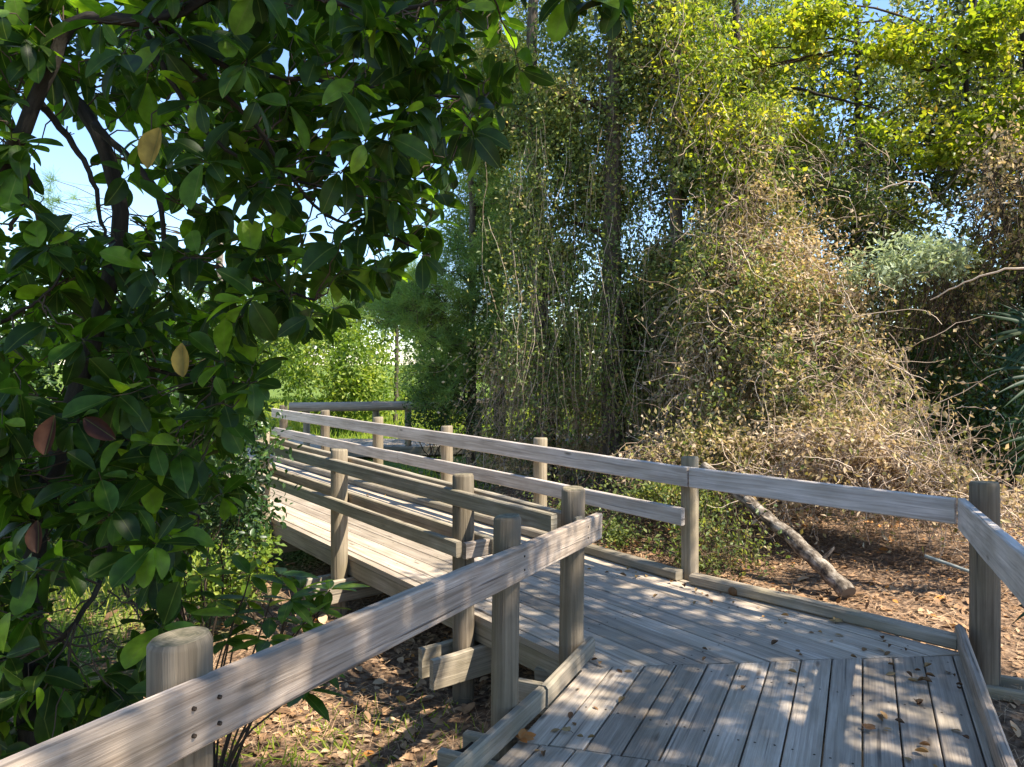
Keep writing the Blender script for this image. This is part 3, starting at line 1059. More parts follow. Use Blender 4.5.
    for px, py, Y, ax, L, rn, nm in ((160, 128, 2.0, (-.25, .1, -1), .115, 1.0, 'mottled yellow leaf'), (182, 343, 2.1, (.05, .1, -1), .095, .95, 'mottled yellow leaf'), (55, 415, 1.9, (-.2, .1, -1), .10, .02, 'dead reddish brown leaf'), (84, 418, 1.95, (.8, .2, -.6), .10, .0, 'dead reddish brown leaf'), (38, 520, 2.0, (.1, 0, -1), .085, .03, 'dead reddish brown leaf')):
        mb = MB()
        leaves(mb, [pt(px, py, Y)], np.array([ax]), np.array([[.2, -1, .2]]), L, L * .5, 'curl', [rn])
        o = obj('dead_leaf', mb, M['mag_dead'], t)
        o['label'] = nm


left_tree()

# glossy sapling beside the near post
def sapling():
    b = pt(205, 660, 3.0)
    z0 = on_ground(b[0], b[1])
    t = thing('sapling', 'low glossy leaved sapling behind the foreground handrail', 'plant', (b[0], b[1], z0))
    tips = [pt(*q) for q in ((250, 575, 3.0), (290, 600, 2.9), (320, 610, 3.0), (235, 615, 2.8), (268, 640, 2.7), (300, 590, 3.1), (215, 600, 3.0), (330, 590, 3.1), (280, 575, 3.1), (180, 600, 3.0), (160, 640, 2.9), (225, 640, 2.8), (200, 575, 3.1), (245, 600, 3.2), (150, 590, 3.1), (300, 625, 2.9), (312, 660, 2.5), (300, 690, 2.4))]
    mb = MB()
    for q in tips:
        limb(mb, [(b[0] + rng.normal(0, .02), b[1], z0 - .03), (b[0] * .5 + q[0] * .5 + rng.normal(0, .03), b[1] * .5 + q[1] * .5, z0 * .4 + q[2] * .6), q], .006, .003, 5, 10, .003, .4)
    obj('stems', mb, M['twig_dark'], t)
    mb = MB()
    for q in tips:
        k = 7
        a = np.arange(k) * 2.4
        ax = np.stack([np.cos(a), np.sin(a), rng.uniform(-.5, .5, k)], -1)
        Ls = rng.uniform(.10, .16, k)
        leaves(mb, q + ax * .01, ax, np.array([0, 0, 1.]) + .3 * rdir(k), Ls, Ls * .38, 'ovate', rng.uniform(.6, 1, k))
    obj('foliage', mb, M['mag'], t)


sapling()

# small leaved shrubs on the left
shrub('evergreen_shrub', 'small leaved dark evergreen shrub hiding the left end of the walkway', 'shrub', -1.9, 4.5,
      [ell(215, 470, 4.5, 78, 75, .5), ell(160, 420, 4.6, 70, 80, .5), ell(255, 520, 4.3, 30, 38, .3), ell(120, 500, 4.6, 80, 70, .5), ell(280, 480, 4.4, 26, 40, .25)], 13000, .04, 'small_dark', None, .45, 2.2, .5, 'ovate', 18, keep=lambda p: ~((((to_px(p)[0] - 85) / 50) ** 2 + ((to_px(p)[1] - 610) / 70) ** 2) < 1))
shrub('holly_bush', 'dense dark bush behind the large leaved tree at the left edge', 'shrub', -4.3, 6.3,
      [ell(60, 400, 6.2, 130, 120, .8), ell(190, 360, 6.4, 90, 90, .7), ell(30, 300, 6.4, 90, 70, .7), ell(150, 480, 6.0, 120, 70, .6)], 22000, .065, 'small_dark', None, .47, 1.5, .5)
shrub('sunlit_bush', 'bright green low bush beside the shaded underside of the walkway', 'shrub', -1.95, 5.6,
      [ell(228, 575, 5.6, 40, 40, .35), ell(255, 560, 5.5, 22, 36, .25), ell(200, 600, 5.4, 30, 30, .3)], 1700, .05, 'bright', None, .43, 2.2, .6)
shrub('sunlit_bush', 'sunlit yellow green bush behind the stems at the lower left', 'shrub', -4.3, 7.6,
      [ell(85, 560, 7.6, 60, 40, .6), ell(120, 590, 7.2, 45, 25, .5)], 1600, .07, 'bright', None, .45, 2.0, .6)

# rounded bush beyond the bend and greenery beyond the far walkway
shrub('rounded_bush', 'rounded sunlit yellow green bush behind the far pole rail', 'shrub', -4.2, 17.5,
      [ell(352, 372, 17.5, 42, 50, 1.1), ell(318, 382, 17.0, 40, 36, 1.0), ell(300, 350, 18, 45, 40, 1.0), ell(372, 392, 17, 30, 26, .8)], 9000, .11, 'bright', None, .42, 1.1, .55)
shrub('background_bush', 'broad pale green bush far behind the left tree', 'shrub', -11, 19,
      [ell(180, 350, 19, 110, 60, 1.6), ell(60, 370, 19, 130, 55, 1.6), ell(260, 330, 20, 60, 50, 1.4)], 9000, .15, 'bright', None, .45, .8, .6)
shrub('background_bush', 'far green scrub seen between the vine hung trunks', 'shrub', 1.2, 24,
      [ell(450, 385, 24, 100, 40, 1.6), ell(560, 370, 24, 100, 50, 1.6), ell(640, 360, 24, 100, 56, 1.6), ell(740, 350, 25, 110, 70, 1.6)], 15000, .16, 'bright', None, .45, .7, .6)

tree('background_tree', 'pale green tree far beyond the rounded bush', 'tree', -6.3, 27, 4.5, .12,
     [ell(340, 330, 27, 50, 30, 1.6), ell(400, 335, 27, 45, 36, 1.6), ell(290, 325, 28, 50, 40, 1.6), ell(370, 300, 28, 60, 34, 1.6)], 9000, .2, 'bright', 'far trees beyond the clearing', 'bark', .44, .6)
tree('background_tree', 'low grey green tree seen far off between the slim trunks', 'tree', -.8, 30, 4.5, .12,
     [ell(470, 340, 30, 60, 34, 1.8), ell(540, 345, 30, 60, 30, 1.8), ell(620, 335, 30, 60, 36, 1.8)], 6000, .22, 'vine', 'far trees beyond the clearing', 'bark', .44, .6)
# slim pale pine far off left and the soft needled pine beside the walkway
def pine(label, x, y, h, r, tufts, L=.22, group='pines', leaf='pine', bark='bark', per=46):
    z0 = on_ground(x, y)
    t = thing('pine_tree', label, 'tree', (x, y, z0), group)
    mb = MB()
    P = limb(mb, [(x, y, z0 - .1), (x + .05, y, z0 + h * .5), (x - .06, y, z0 + h)], r, r * .4, 10, 20, .01)
    obj('trunk', mb, M[bark], t)
    mb = MB()
    tufts = np.asarray(tufts)
    st = []
    for q in tufts:
        j = np.argmin(np.abs(P[:, 2] - (q[2] - .35 * np.linalg.norm(q[:2] - (x, y)))))
        st.append(P[j])
    pick = rng.choice(len(tufts), min(len(tufts), 60), replace=False)
    twigs_to(mb, np.array(st)[pick], tufts[pick], .016, 1, .06, 4, 8)
    s2 = tufts + rng.normal(0, .18, tufts.shape) + (np.array(st) - tufts) * .12
    twigs_to(mb, s2, tufts, .006, 1, .015, 3, 5)
    k = per
    C = np.repeat(tufts, k, 0) + rng.normal(0, .035, (len(tufts) * k, 3))
    dirs = np.repeat(unit(tufts - s2), k, 0)
    ax = unit(dirs * .45 + rdir(len(C)) * .8 + np.array([0, 0, .05]))
    Ls = L * rng.uniform(.6, 1.15, len(C))
    rn = np.clip(np.repeat(rng.random(len(tufts)) * .75, k) + rng.normal(0, .1, len(C)), 0, 1)
    leaves(mb, C, ax, rdir(len(C)), Ls, .0075 * np.ones(len(C)), 'needle', rn)
    obj('crown', mb, [M[leaf], M['twig_dark']], t)


tf = in_ellipsoids([ell(450, 330, 11.6, 58, 60, .9), ell(425, 300, 11.6, 45, 30, .7), ell(480, 260, 11.8, 55, 50, .9), ell(440, 385, 11.4, 40, 32, .8), ell(500, 340, 11.8, 50, 70, .9), ell(500, 200, 12, 45, 60, .9), ell(400, 310, 11.8, 26, 22, .5)], 900, .42, 1.3)
pine('soft needled young pine standing between the walkway bend and the first trunk', pt(470, 400, 11.8)[0], 11.8, 6.5, .085, tf)
tf = in_ellipsoids([ell(215, 120, 16, 60, 70, 1.2), ell(60, 205, 15, 40, 22, .8), ell(150, 60, 16, 60, 60, 1.2)], 150, .35, .8)
pine('slim pale trunked pine far behind the large leaved tree', pt(217, 300, 16)[0], 16, 9, .10, tf, .3, bark='bark_birch')
tf = in_ellipsoids([ell(398, 285, 19, 30, 30, .9), ell(372, 300, 19, 34, 30, .9), ell(345, 290, 19.5, 30, 26, .8)], 260, .35, .8)
pine('sunlit young pine with rusty tips behind the rounded bush', pt(395, 380, 19)[0], 19, 4.3, .07, tf, .3)

shrub('cedar_shrub', 'dark blue green shrub hiding the far deck behind the railing', 'shrub', -1.1, 11.3,
      [ell(440, 400, 11.4, 34, 32, .5), ell(465, 420, 11.2, 40, 22, .5), ell(425, 425, 11.2, 26, 18, .4)], 3800, .055, 'small_dark', None, .42, 2.4, .4)

# vine hung trunks of the middle
G = 'slim trees draped in small leaved vines'
vt = [
    # label, px, depth, dia px, columns [(px,py,rx,ry)], n
    ('vine draped tree with the thickest dark trunk in the middle of the wood', 614, 9.8, 26, [(620, 60, 62, 130), (600, 220, 46, 120), (640, 330, 40, 110), (560, 120, 40, 90)], 38000, 'vine'),
    ('vine draped tree with a brown trunk left of the thickest trunk', 548, 10.6, 22, [(545, 60, 52, 120), (535, 200, 46, 110), (550, 330, 40, 90), (500, 110, 36, 100)], 34000, 'vine'),
    ('leaf wrapped tree between the thickest trunk and the bleached tangle', 686, 9.4, 18, [(690, 60, 46, 120), (680, 230, 40, 130), (665, 350, 36, 90), (720, 110, 36, 90)], 38000, 'vine'),
    ('slender vine tree rising just behind the bleached tangle', 742, 10.2, 14, [(745, 80, 40, 130), (735, 230, 34, 80)], 22000, 'vine'),
    ('thin leaning tree seen behind the soft needled pine', 500, 12.5, 13, [(495, 110, 44, 110), (480, 240, 36, 70)], 19000, 'vine'),
]
for lab, px, Y, dia, cols, n, lf in vt:
    x = (px - AX) * Y / F
    el = [ell(a, b, Y + random.uniform(.1, 1.0), c, d, .75) for a, b, c, d in cols]
    tree('vine_tree', lab, 'tree', x, Y, 9.5, dia * Y / F / 2, el, n, .066, lf, G, 'bark', .465, 1.8, (random.uniform(-.15, .15), 0), .55, 16, 'quad', (4800, .06, 'vine', .2), .35, ntwig=240, droop=.35)


# ------- bleached tangle of vines
def tangle(label, x, y, ells, nst, nlv, seed_r=.005, leaf='vine_dry', twig='twig', L=.055, group='mounds of tangled vines', thr=.40, grav=.5, slen=(.5, 1.5), sway=.07):
    z0 = on_ground(x, y)
    t = thing('vine_thicket', label, 'vine', (x, y, z0), group)
    p = in_ellipsoids(ells, nst, thr * .9, 1.2, .25, None, .9)
    ms = MB()
    Ps = strands(ms, p, rng.uniform(*slen, len(p)), rng.uniform(.5, 1.5, len(p)) * seed_r, 0, 9, sway, grav)
    obj('vine', ms, M[twig], t)
    mb = MB()
    q = in_ellipsoids(ells, nlv, thr, 1.5, .3, None, .9)
    q2 = Ps.reshape(-1, 3)
    q = np.concatenate([q, q2[rng.choice(len(q2), nlv // 2)] + rng.normal(0, .03, (nlv // 2, 3))])
    q = q[q[:, 2] > gz(q[:, 0], q[:, 1]) + .02]
    leaf_cloud(mb, q, L, .55, .4, 'quad', 0, droop=.3)
    obj('foliage', mb, M[leaf], t)
    return t


tangle('bleached sunlit slope of dead vines rising behind the railing', 3.3, 8.6,
       [ell(730, 250, 9.0, 36, 90, .6), ell(770, 250, 8.8, 46, 60, .6), ell(800, 310, 8.4, 56, 56, .7), ell(845, 370, 8.0, 46, 52, .7), ell(760, 380, 8.2, 58, 76, .6), ell(880, 430, 7.4, 56, 42, .7), ell(710, 350, 8.8, 40, 60, .6)], 2300, 26000, .0042, thr=.45, slen=(.4, 1.2))
tangle('fringe of pale leafy sprays arching over the top of the bleached slope', 3.6, 9.4,
       [ell(790, 175, 9.3, 60, 22, .5), ell(835, 160, 9.4, 40, 24, .5), ell(850, 200, 9.2, 30, 20, .4), ell(745, 150, 9.2, 36, 50, .5)], 500, 6500, .004, 'vine', 'twig', .06, thr=.45, grav=.4, slen=(.3, .9))
tangle('green and gold vine leaves climbing the middle of the bleached slope', 3.0, 8.1,
       [ell(770, 300, 8.1, 50, 46, .4), ell(730, 380, 8.0, 50, 50, .4), ell(810, 370, 7.7, 50, 40, .4), ell(700, 300, 8.6, 30, 80, .4)], 260, 4200, .004, 'vine', 'twig', .06, thr=.50, grav=.6, slen=(.3, .9))
tangle('brown brush of twigs at the foot of the vine slope', 2.2, 7.3,
       [ell(720, 455, 7.6, 60, 40, .5), ell(790, 462, 7.0, 70, 36, .5), ell(845, 450, 6.8, 50, 40, .5), ell(680, 470, 7.9, 44, 30, .5), ell(800, 400, 7.6, 46, 34, .4)], 1300, 9500, .0035, thr=.47, grav=.3, slen=(.25, .8))
tangle('pale straw coloured brush sloping down to the right corner post', 4.1, 6.4,
       [ell(925, 482, 6.4, 50, 24, .6), ell(990, 505, 5.9, 50, 20, .5), ell(885, 470, 6.6, 40, 30, .5)], 900, 2600, .004, thr=.46, grav=.2, slen=(.3, .9))
tangle('green leafy undergrowth below the railing left of the fallen log', 1.4, 6.1,
       [ell(715, 545, 6.2, 46, 36, .4), ell(640, 530, 7.0, 40, 26, .4), ell(560, 510, 8.2, 46, 22, .4), ell(670, 500, 7.0, 50, 24, .4)], 450, 4200, .0035, 'vine', 'twig_dark', .045, thr=.48, grav=.05, slen=(.2, .7))

tangle('curtain of thin brown stems hanging between the vine draped trunks', .9, 9.3,
       [ell(545, 330, 9.6, 60, 110, .4), ell(640, 340, 9.3, 60, 110, .4), ell(700, 340, 9.2, 46, 110, .4), ell(590, 200, 9.8, 90, 110, .4)], 520, 12000, .0035, 'vine', 'twig', .055, grav=2.2, slen=(.6, 1.6), sway=.03)
tangle('shaded brown thicket on the ground behind the railing posts', .3, 10.6,
       [ell(540, 370, 10.8, 60, 50, .5), ell(500, 430, 10.6, 44, 40, .5), ell(570, 425, 10.4, 56, 50, .5), ell(650, 420, 10.2, 60, 60, .5), ell(720, 400, 10, 60, 70, .5)], 1300, 9000, .004, 'vine_dry', 'twig', .06, grav=.9, sway=.04)
# ------- dark grove on the right
G = 'dark dense trees of the right hand grove'
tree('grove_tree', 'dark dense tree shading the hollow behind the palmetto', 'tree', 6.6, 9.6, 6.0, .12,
     [ell(990, 250, 9.6, 110, 90, 1.1), ell(1040, 110, 12, 120, 120, 1.2), ell(960, 350, 9.8, 60, 60, .8), ell(1060, 350, 9.5, 80, 110, 1.0), ((8.2, 7.5, 4.6), (1.5, 1.5, 1.2)), ((7.6, 7.9, 3.3), (1.0, 1.0, .9)), ((7.4, 7.6, 6.0), (1.1, 1.2, .7)), ((7.3, 5.2, 5.0), (.9, .8, .5))], 35000, .085, 'grove', G, 'bark_dark', .42, 1.2)  # closing crown clumps sit out of view, added to shade hollow and palmetto
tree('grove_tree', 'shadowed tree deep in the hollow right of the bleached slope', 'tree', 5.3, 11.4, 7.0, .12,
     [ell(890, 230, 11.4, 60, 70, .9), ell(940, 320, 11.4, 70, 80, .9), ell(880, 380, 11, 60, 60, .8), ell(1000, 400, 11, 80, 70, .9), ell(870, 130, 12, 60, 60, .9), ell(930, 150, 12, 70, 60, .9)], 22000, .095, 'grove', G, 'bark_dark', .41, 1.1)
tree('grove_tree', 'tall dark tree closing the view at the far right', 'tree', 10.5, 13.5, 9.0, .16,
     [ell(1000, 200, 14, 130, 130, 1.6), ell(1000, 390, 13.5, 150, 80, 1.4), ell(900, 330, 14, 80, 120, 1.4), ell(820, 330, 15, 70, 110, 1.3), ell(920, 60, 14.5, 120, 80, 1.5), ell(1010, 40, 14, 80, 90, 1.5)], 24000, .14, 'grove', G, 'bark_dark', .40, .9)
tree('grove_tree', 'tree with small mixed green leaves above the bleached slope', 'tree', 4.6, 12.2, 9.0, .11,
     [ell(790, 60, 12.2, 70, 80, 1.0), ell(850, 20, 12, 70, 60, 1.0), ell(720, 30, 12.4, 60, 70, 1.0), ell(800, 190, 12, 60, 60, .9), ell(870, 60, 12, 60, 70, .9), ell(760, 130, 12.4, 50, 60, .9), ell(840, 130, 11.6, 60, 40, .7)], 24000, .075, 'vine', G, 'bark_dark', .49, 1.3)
tree('yellow_leaf_tree', 'tree with sunlit yellow green sprays over the hollow at upper right', 'tree', 6.6, 9.6, 7.0, .07,
     [ell(760, 60, 9.6, 50, 40, .6), ell(800, 140, 9.4, 46, 24, .4), ell(905, 120, 9.1, 58, 36, .6), ell(870, 60, 9.2, 60, 46, .6), ell(960, 70, 9.0, 70, 60, .6), ell(850, 150, 9.3, 34, 22, .4), ell(940, 150, 9.0, 46, 18, .4), ell(990, 20, 9.0, 60, 40, .6), ell(820, 20, 9.4, 40, 40, .5), ell(1010, 120, 9.0, 40, 50, .5)], 11000, .07, 'yellow', None, 'bark_dark', .545, 2.6, (-.6, -.3), .62, 12, 'ovate', None, .55)
tangle('yellow leaved vine sprays on the trunk above the bleached slope', 2.3, 8.9,
       [ell(705, 90, 9.0, 34, 60, .4), ell(722, 180, 8.9, 26, 50, .4), ell(735, 130, 8.9, 30, 24, .4), ell(690, 30, 9.0, 40, 40, .4), ell(760, 120, 9, 36, 24, .4)], 160, 2600, .004, 'yellow', 'twig', .07, grav=.8)
shrub('silver_shrub', 'pale grey green shrub catching light inside the dark hollow', 'shrub', 4.4, 8.7,
      [ell(905, 256, 7.9, 50, 22, .4), ell(880, 275, 7.9, 36, 18, .35), ell(945, 262, 7.9, 30, 18, .3)], 2400, .075, 'silver', None, .42, 2.0, .35)
tangle('brown leaved vine hanging at the right edge of the hollow', 5.3, 7.6,
       [ell(1010, 190, 7.9, 34, 70, .4), ell(955, 285, 8.3, 40, 30, .4)], 420, 1500, .0045, 'vine_dry', 'twig_dark', .06, grav=.8)


def palmetto(label, x, y, fronds):
    z0 = on_ground(x, y)
    t = thing('palmetto', label, 'palm', (x, y, z0), 'saw palmettos by the right railing')
    for hub, d, L, nb in fronds:
        hub, d = np.array(hub, float), unit(np.array(d, float))
        mb = MB()
        tubes(mb, pathcurve([(x, y, z0), (np.array([x, y, z0]) + hub) / 2 + np.array([0, 0, .12]), hub], 10), np.linspace(.009, .006, 10), 5, .6)
        side = np.array([0.05, .55, 1.0])
        side = unit(side - d * side.dot(d))
        upv = np.cross(d, side)
        a = np.linspace(-1.45, 1.45, nb)
        for ai in a:
            ax = unit(d * math.cos(ai) + side * math.sin(ai) + upv * .12)
            l = L * .82 * (.7 + .3 * math.cos(ai)) * random.uniform(.75, 1.08)
            ax = unit(ax + rng.normal(0, .06, 3))
            dr = random.uniform(.1, .5)
            tt = np.linspace(0, 1, 7)
            C = hub + ax * (tt * l)[:, None] + np.array([0, 0, -dr * l]) * (tt ** 2.3)[:, None]
            w = .016 * np.interp(tt, [0, .3, .7, 1], [.35, 1, .7, .06])
            bs = unit(np.cross(ax, upv))
            V = np.stack([C - bs * w[:, None] + upv * .006, C, C + bs * w[:, None] + upv * .006], 1).reshape(-1, 3)
            Fc = [(i * 3 + j, i * 3 + j + 1, i * 3 + 4 + j, i * 3 + 3 + j) for i in range(6) for j in (0, 1)]
            mb.add(V, Fc, random.random(), None, 0, True)
        obj('frond', mb, M['palm'], t)


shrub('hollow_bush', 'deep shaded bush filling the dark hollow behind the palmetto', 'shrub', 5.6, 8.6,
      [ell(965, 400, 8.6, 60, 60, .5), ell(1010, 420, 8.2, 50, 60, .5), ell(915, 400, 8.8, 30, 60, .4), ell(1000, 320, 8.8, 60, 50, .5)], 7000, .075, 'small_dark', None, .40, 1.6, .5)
palmetto('saw palmetto with long stiff fronds at the right edge before the dark hollow', 4.6, 5.4,
         [(pt(1056, 375, 5.3), (-1, -.1, .25), .66, 17), (pt(1052, 330, 5.4), (-.9, .2, .3), .64, 17), (pt(1066, 430, 5.2), (-1, -.2, -.1), .6, 15), (pt(1100, 280, 5.2), (-.5, .1, .9), .6, 24), (pt(1150, 350, 5.0), (1, 0, .3), .6, 22)])
palmetto('small palmetto sprouting beside the right corner post', 3.1, 3.75,
         [(pt(1065, 600, 3.9), (-1, -.2, .25), .34, 15), (pt(1075, 640, 3.7), (-.9, -.3, .0), .3, 13)])

# unseen canopy added outside the frame, shaped to dapple and shade the landing
tree('unseen_shade_tree', 'unseen spreading tree added beside the boardwalk to cast the dappled shade', 'tree', 7.0, .8, 4.9, .18,
     [((5.3, 1.5, 5.6), (1.5, 1.1, .6)), ((4.6, 2.6, 5.6), (1.2, .8, .5)), ((3.8, .7, 6.0), (1.8, 1.2, .7)), ((2.2, .9, 7.0), (2.0, 1.4, .7)), ((.9, 1.6, 7.2), (1.6, 1.2, .6)), ((4.1, 3.5, 5.5), (.9, .6, .4)), ((6.3, 1.7, 5.5), (1.1, .9, .5)), ((5.6, 1.3, 5.2), (.8, .7, .4)), ((6.1, 2.2, 5.2), (.7, .6, .35)), ((5.2, .9, 5.3), (.7, .6, .35)), ((3.5, .0, 6.5), (.7, .6, .4)), ((5.2, 2.0, 5.0), (.9, .8, .35)), ((5.7, 2.5, 5.0), (.7, .6, .3))], 28000, .10, 'grove', None, 'bark', .465, 1.1, (-.6, .2))



# ------------------------------------------------------------------ log, sticks, litter
lg = MB()
a, b = pt(848, 607, 5.35), pt(704, 466, 6.9)
a[2] = on_ground(a[0], a[1]) + .05
P = pathcurve([a, a * .6 + b * .4 + np.array([.03, 0, .02]), b], 24, .004)
tubes(lg, P, np.linspace(.066, .042, 24) * (1 + rng.normal(0, .03, 24)), 14, .5, 0, True)
for f_, dv in ((5, (.1, -.05, .14)), (11, (-.12, -.04, .08)), (16, (.06, -.1, .12))):
    tubes(lg, np.array([P[f_], P[f_] + np.array(dv) * .6, P[f_] + np.array(dv)]), np.array([.02, .014, .008]), 7, .4, 0, True)
o = tag(obj('fallen_log', lg, M['bark_birch'], None, a), 'mottled pale fallen log leaning up behind the right railing', 'log')
st = MB()
tubes(st, pathcurve([pt(925, 556, 4.5), pt(948, 564, 4.4), pt(985, 577, 4.3)], 8), np.full(8, .011), 6, .5, 0, True)
tag(obj('stick', st, M['stick'], None, pt(948, 564, 4.4)), 'thin grey green stick poking out by the corner post', 'stick')
for lab, pp, r in (('pale bare dead branch inside the dark hollow', [pt(852, 245, 8.6), pt(878, 222, 8.5), pt(890, 210, 8.4), pt(925, 232, 8.4)], .012),
                   ('curved pale dead branch above the silver shrub', [pt(880, 190, 8.2), pt(905, 182, 8.1), pt(925, 184, 8.1), pt(932, 200, 8.1)], .010),
                   ('long straight dead branch crossing at the right edge', [pt(1030, 268, 7.0), pt(1000, 270, 7.1), pt(960, 285, 7.3), pt(930, 300, 7.5)], .012),
                   ('dark horizontal limb against the blue gap at upper right', [pt(790, 86, 9.5), pt(812, 92, 9.4), pt(835, 98, 9.3), pt(880, 110, 9.2)], .022),
                   ('dead sapling stem slanting before the thickest trunk', [pt(652, 470, 8.6), pt(662, 430, 8.8), pt(678, 380, 9.0)], .014)):
    mb = MB()
    limb(mb, pp, r, r * .4, 6, 14, .006, .8)
    tag(obj('dead_branch', mb, M['bark_dark'] if 'dark h' in lab else M['twig'], None, pp[0]), lab, 'branch', 'dead branches in the wood')
mb = MB()
limb(mb, [pt(415, 775, 3.0), pt(450, 755, 3.1), pt(480, 742, 3.2)], .012, .008, 6, 8, .003, .2)
tag(obj('dead_branch', mb, M['twig_dark'], None, pt(450, 755, 3.1)), 'dark stick lying against the base of the middle foreground post', 'branch', 'dead branches in the wood')


def litter():
    mb = MB()
    n = 52000
    x, y = rng.uniform(-5, 7, n), rng.uniform(1.0, 12, n)
    keep = (np.abs(x) < y * .75 + .6) & (fbm(np.c_[x, y, x * 0 + 4], 2.2) + rng.normal(0, .06, n) > .42)
    x, y = x[keep], y[keep]
    e = edge_side(x, y)
    green = (.45 * y - x + rng.normal(0, .5, len(x))) > 6.0
    ok = ~green | (rng.random(len(x)) < .12)
    x, y = x[ok], y[ok]
    z = gz(x, y) + .012
    n = len(x)
    ax = rdir(n) * np.array([1, 1, .35])
    nr = unit(np.array([0, 0, 1.]) + .5 * rdir(n))
    L = rng.uniform(.02, .07, n) * np.where(rng.random(n) < .12, 1.9, 1)
    rn = np.clip(rng.beta(2, 2, n) * .75 + (fbm(np.c_[x, y, z], 1.3) - .5) * 1.3 + .12, 0, 1)
    rn = np.where(rng.random(n) < .03, 1.0, rn)
    leaves(mb, np.c_[x, y, z], ax, nr, L, L * rng.uniform(.35, .6, n), 'ovate', rn)
    # pine straw
    m = 30000
    x, y = rng.uniform(-4, 7, m), rng.uniform(1.5, 10, m)
    z = gz(x, y) + rng.uniform(.012, .04, m)
    ax = rdir(m) * np.array([1, 1, .12])
    leaves(mb, np.c_[x, y, z], ax, np.array([0, 0, 1.]) + .2 * rdir(m), rng.uniform(.08, .2, m), .003, 'needle', rng.uniform(.45, .95, m))
    tag(obj('leaf_litter', mb, M['litter']), 'brown fallen leaves and straw covering the forest floor', None, None, 'stuff')


litter()


def grass():
    mb = MB()
    n = 60000
    x, y = rng.uniform(-14, 3, n), rng.uniform(4.0, 30, n)
    g = .45 * y - x + 3 * (fbm(np.c_[x, y, 0 * x], .7) - .5)
    ok = (g > 5.3) & ((x > 3.0 - .77 * y + 2.4) | (x < 3.0 - .77 * y - .2) | (y > 15))
    ok &= ~((y > 11) & (y < 14.9) & (x > -6.5))
    x, y = x[ok], y[ok]
    n = len(x)
    ax = rdir(n) * .5 + np.array([0, 0, 1.])
    L = rng.uniform(.08, .28, n)
    leaves(mb, np.c_[x, y, gz(x, y) - .01], ax, rdir(n), L, .012 + .0006 * y, 'needle', np.clip(rng.random(n) * .8 + (fbm(np.c_[x, y, x * 0], .8) - .5), 0, 1))
    # scattered sprouts on the leaf litter left of the landing
    m = 700
    c = rng.normal(0, .28, (m, 2)) + np.array([[-.75, 3.9]]) + rng.integers(0, 4, (m, 1)) * np.array([[-.35, -.22]])
    leaves(mb, np.c_[c, gz(c[:, 0], c[:, 1])], rdir(m) * .8 + np.array([0, 0, .8]), rdir(m), rng.uniform(.03, .09, m), .010, 'needle', rng.random(m) * .7)
    tag(obj('grass', mb, M['grass']), 'short sunlit grass in the clearing beyond the walkway', None, None, 'stuff')


grass()


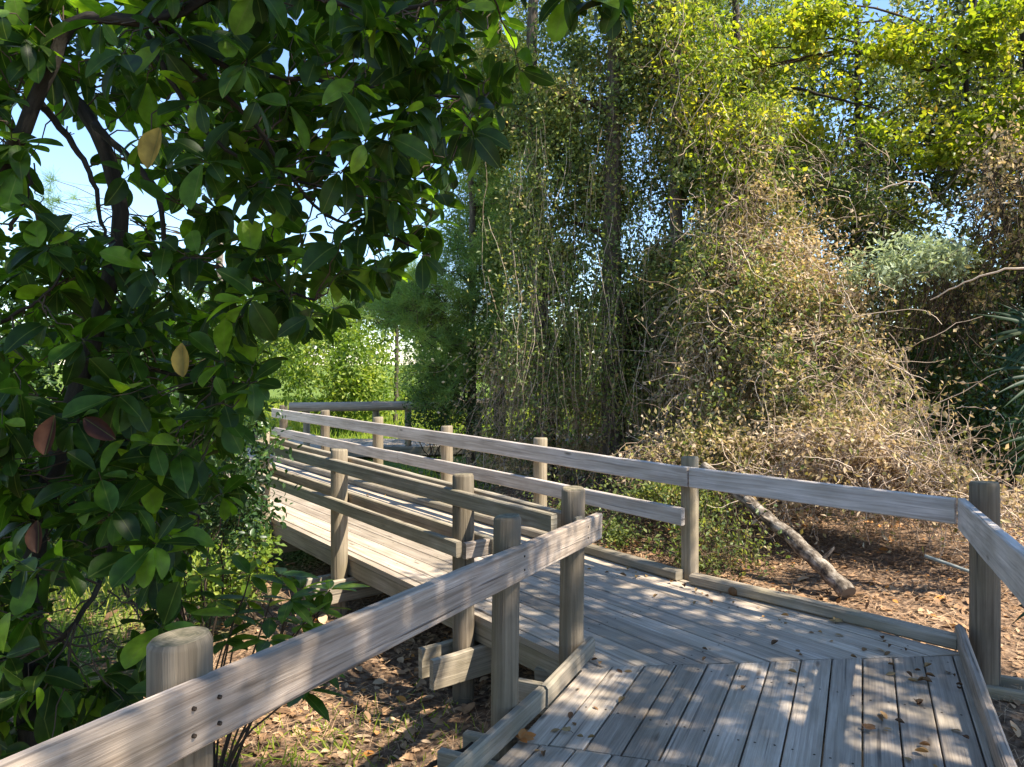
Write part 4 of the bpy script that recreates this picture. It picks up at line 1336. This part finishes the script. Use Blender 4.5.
# fallen leaves on the planks, each one an object
def deck_leaves():
    protos = []
    for k, kind in enumerate(('curl', 'ovate', 'curl')):
        for rn in (.1, .45, .7, .85):
            mb = MB()
            leaves(mb, [(-.5, 0, .02)], np.array([[1., 0, 0]]), np.array([[0, .12, 1.]]), 1.0, .55, kind, [rn])
            protos.append(mb.mesh('fallen_leaf', [M['fallen']]))
    spots = []
    # along the right kerb and on the seam
    for _ in range(34):
        f = rng.random()
        p = sB * (1 - f) + lineL(5.6, CR) * f
        q = p - NN * abs(rng.normal(.0, .16)) - NN * .12
        spots.append((q[0], q[1]))
    for _ in range(26):
        Y = rng.uniform(2.7, 3.75)
        spots.append((rx(Y) - .08 - abs(rng.normal(0, .22)), Y))
    for _ in range(16):
        spots.append((rng.uniform(.35, 2.0), 3.72 + rng.normal(0, .12)))
    for _ in range(12):
        Y = rng.uniform(2.8, 3.6)
        spots.append((kx(Y) + .06 + abs(rng.normal(0, .2)), Y))
    for _ in range(14):
        f = rng.random()
        spots.append(tuple(lineL(4 + 5 * f, CR - .15 - abs(rng.normal(0, .5)))))
    for x, y in spots:
        o = bpy.data.objects.new('fallen_leaf', random.choice(protos))
        COL.objects.link(o)
        s = random.uniform(.022, .05)
        o.scale = (s, s, s * .8)
        o.location = (x, y, .006)
        o.rotation_euler = (random.uniform(-.2, .2), random.uniform(-.2, .2), random.uniform(0, 6.28))
        tag(o, 'small dry brown leaf lying on the grey boardwalk planks', 'leaf', 'small dry leaves on the planks')
    for lab, px, py, s, rn, rz in (('large orange brown curled leaf against the left kerb', 527, 741, .115, 1.0, .5),
                                   ('crumpled brown leaf alone on the landing planks', 870, 731, .075, .25, .2),
                                   ('curled orange leaf on the planks right of the largest leaf', 566, 733, .06, .75, 2.2),
                                   ('yellow green leaf lying by the long right kerb', 836, 623, .09, .8, 1.0)):
        Y = 1110 / (py - AY)
        mb = MB()
        c = np.array([(px - AX) * Y / F, Y, .008])
        lobes = (-1.5, -.8, 0, .75, 1.45) if s > .07 else (-.9, 0, .85)
        b0 = c - np.array([.25 * s * math.cos(rz), .25 * s * math.sin(rz), -.006])
        for q, al in enumerate(lobes):
            a_ = rz + al
            ln = s * (.62 - .14 * abs(al)) * random.uniform(.9, 1.1)
            leaves(mb, [b0], np.array([[math.cos(a_), math.sin(a_), random.uniform(.15, .5)]]), np.array([[.1 * math.sin(a_), -.25, 1.]]), ln, ln * .62, 'ovate', [rn - .05 * (q % 2)])
        tubes(mb, np.array([b0, b0 - [.2 * s * math.cos(rz + .3), .2 * s * math.sin(rz + .3), -.004], b0 - [.4 * s * math.cos(rz + .2), .4 * s * math.sin(rz + .2), 0]]), np.full(3, .0012), 4, .2)
        tag(obj('fallen_leaf', mb, M['fallen'], None, c), lab, 'leaf')
    mb = MB()
    c = np.array([(734 - AX) * 4.75 / F, 4.75, .03])
    ang = np.linspace(0, math.pi, 9)
    P = c + np.c_[np.zeros(9), np.zeros(9), -.032 * np.cos(ang)]
    tubes(mb, P, .036 * np.sin(ang) + .001, 12, .3)
    tag(obj('pine_cone', mb, M['fallen'], None, c), 'round brown cone on the walkway beside the kerb', 'cone')


deck_leaves()

# ------------------------------------------------------------------ light, sky, camera
az, elv = math.radians(112), math.radians(52)
w = bpy.data.worlds.new('World')
scene.world = w
w.use_nodes = True
nt = w.node_tree
bg = nt.nodes['Background']
sky = nt.nodes.new('ShaderNodeTexSky')
sky.sky_type = 'NISHITA'
sky.sun_disc = False
sky.sun_elevation = elv
sky.sun_rotation = az
sky.air_density = 1.0
sky.dust_density = 0.0
sky.ozone_density = 4.0
nt.links.new(sky.outputs[0], bg.inputs[0])
bg.inputs[1].default_value = .105
sl = bpy.data.lights.new('Sun', 'SUN')
sl.energy = 4.4
sl.angle = math.radians(.5)
sl.color = (1.0, .92, .78)
so = bpy.data.objects.new('Sun', sl)
COL.objects.link(so)
sd = Vector((math.sin(az) * math.cos(elv), math.cos(az) * math.cos(elv), math.sin(elv)))
so.rotation_euler = sd.to_track_quat('Z', 'Y').to_euler()
so.location = sd * 30

cam = bpy.data.cameras.new('Camera')
cam.sensor_width = 36
cam.sensor_fit = 'HORIZONTAL'
cam.lens = F / 1024 * 36
cam.shift_y = (AY - 383.5) / 1024
cam.clip_start = .05
cam.clip_end = 1500
co = bpy.data.objects.new('Camera', cam)
COL.objects.link(co)
co.location = (0, 0, H)
co.rotation_euler = (math.pi / 2, 0, 0)
scene.camera = co

scene.render.engine = 'CYCLES'
cy = scene.cycles
cy.use_denoising = True
cy.max_bounces = 8
cy.diffuse_bounces = 4
cy.transmission_bounces = 4
cy.transparent_max_bounces = 4
cy.sample_clamp_indirect = 6
vs = scene.view_settings
vs.view_transform = 'Standard'
vs.look = 'None'
vs.exposure = 1.7
vs.gamma = 1.0
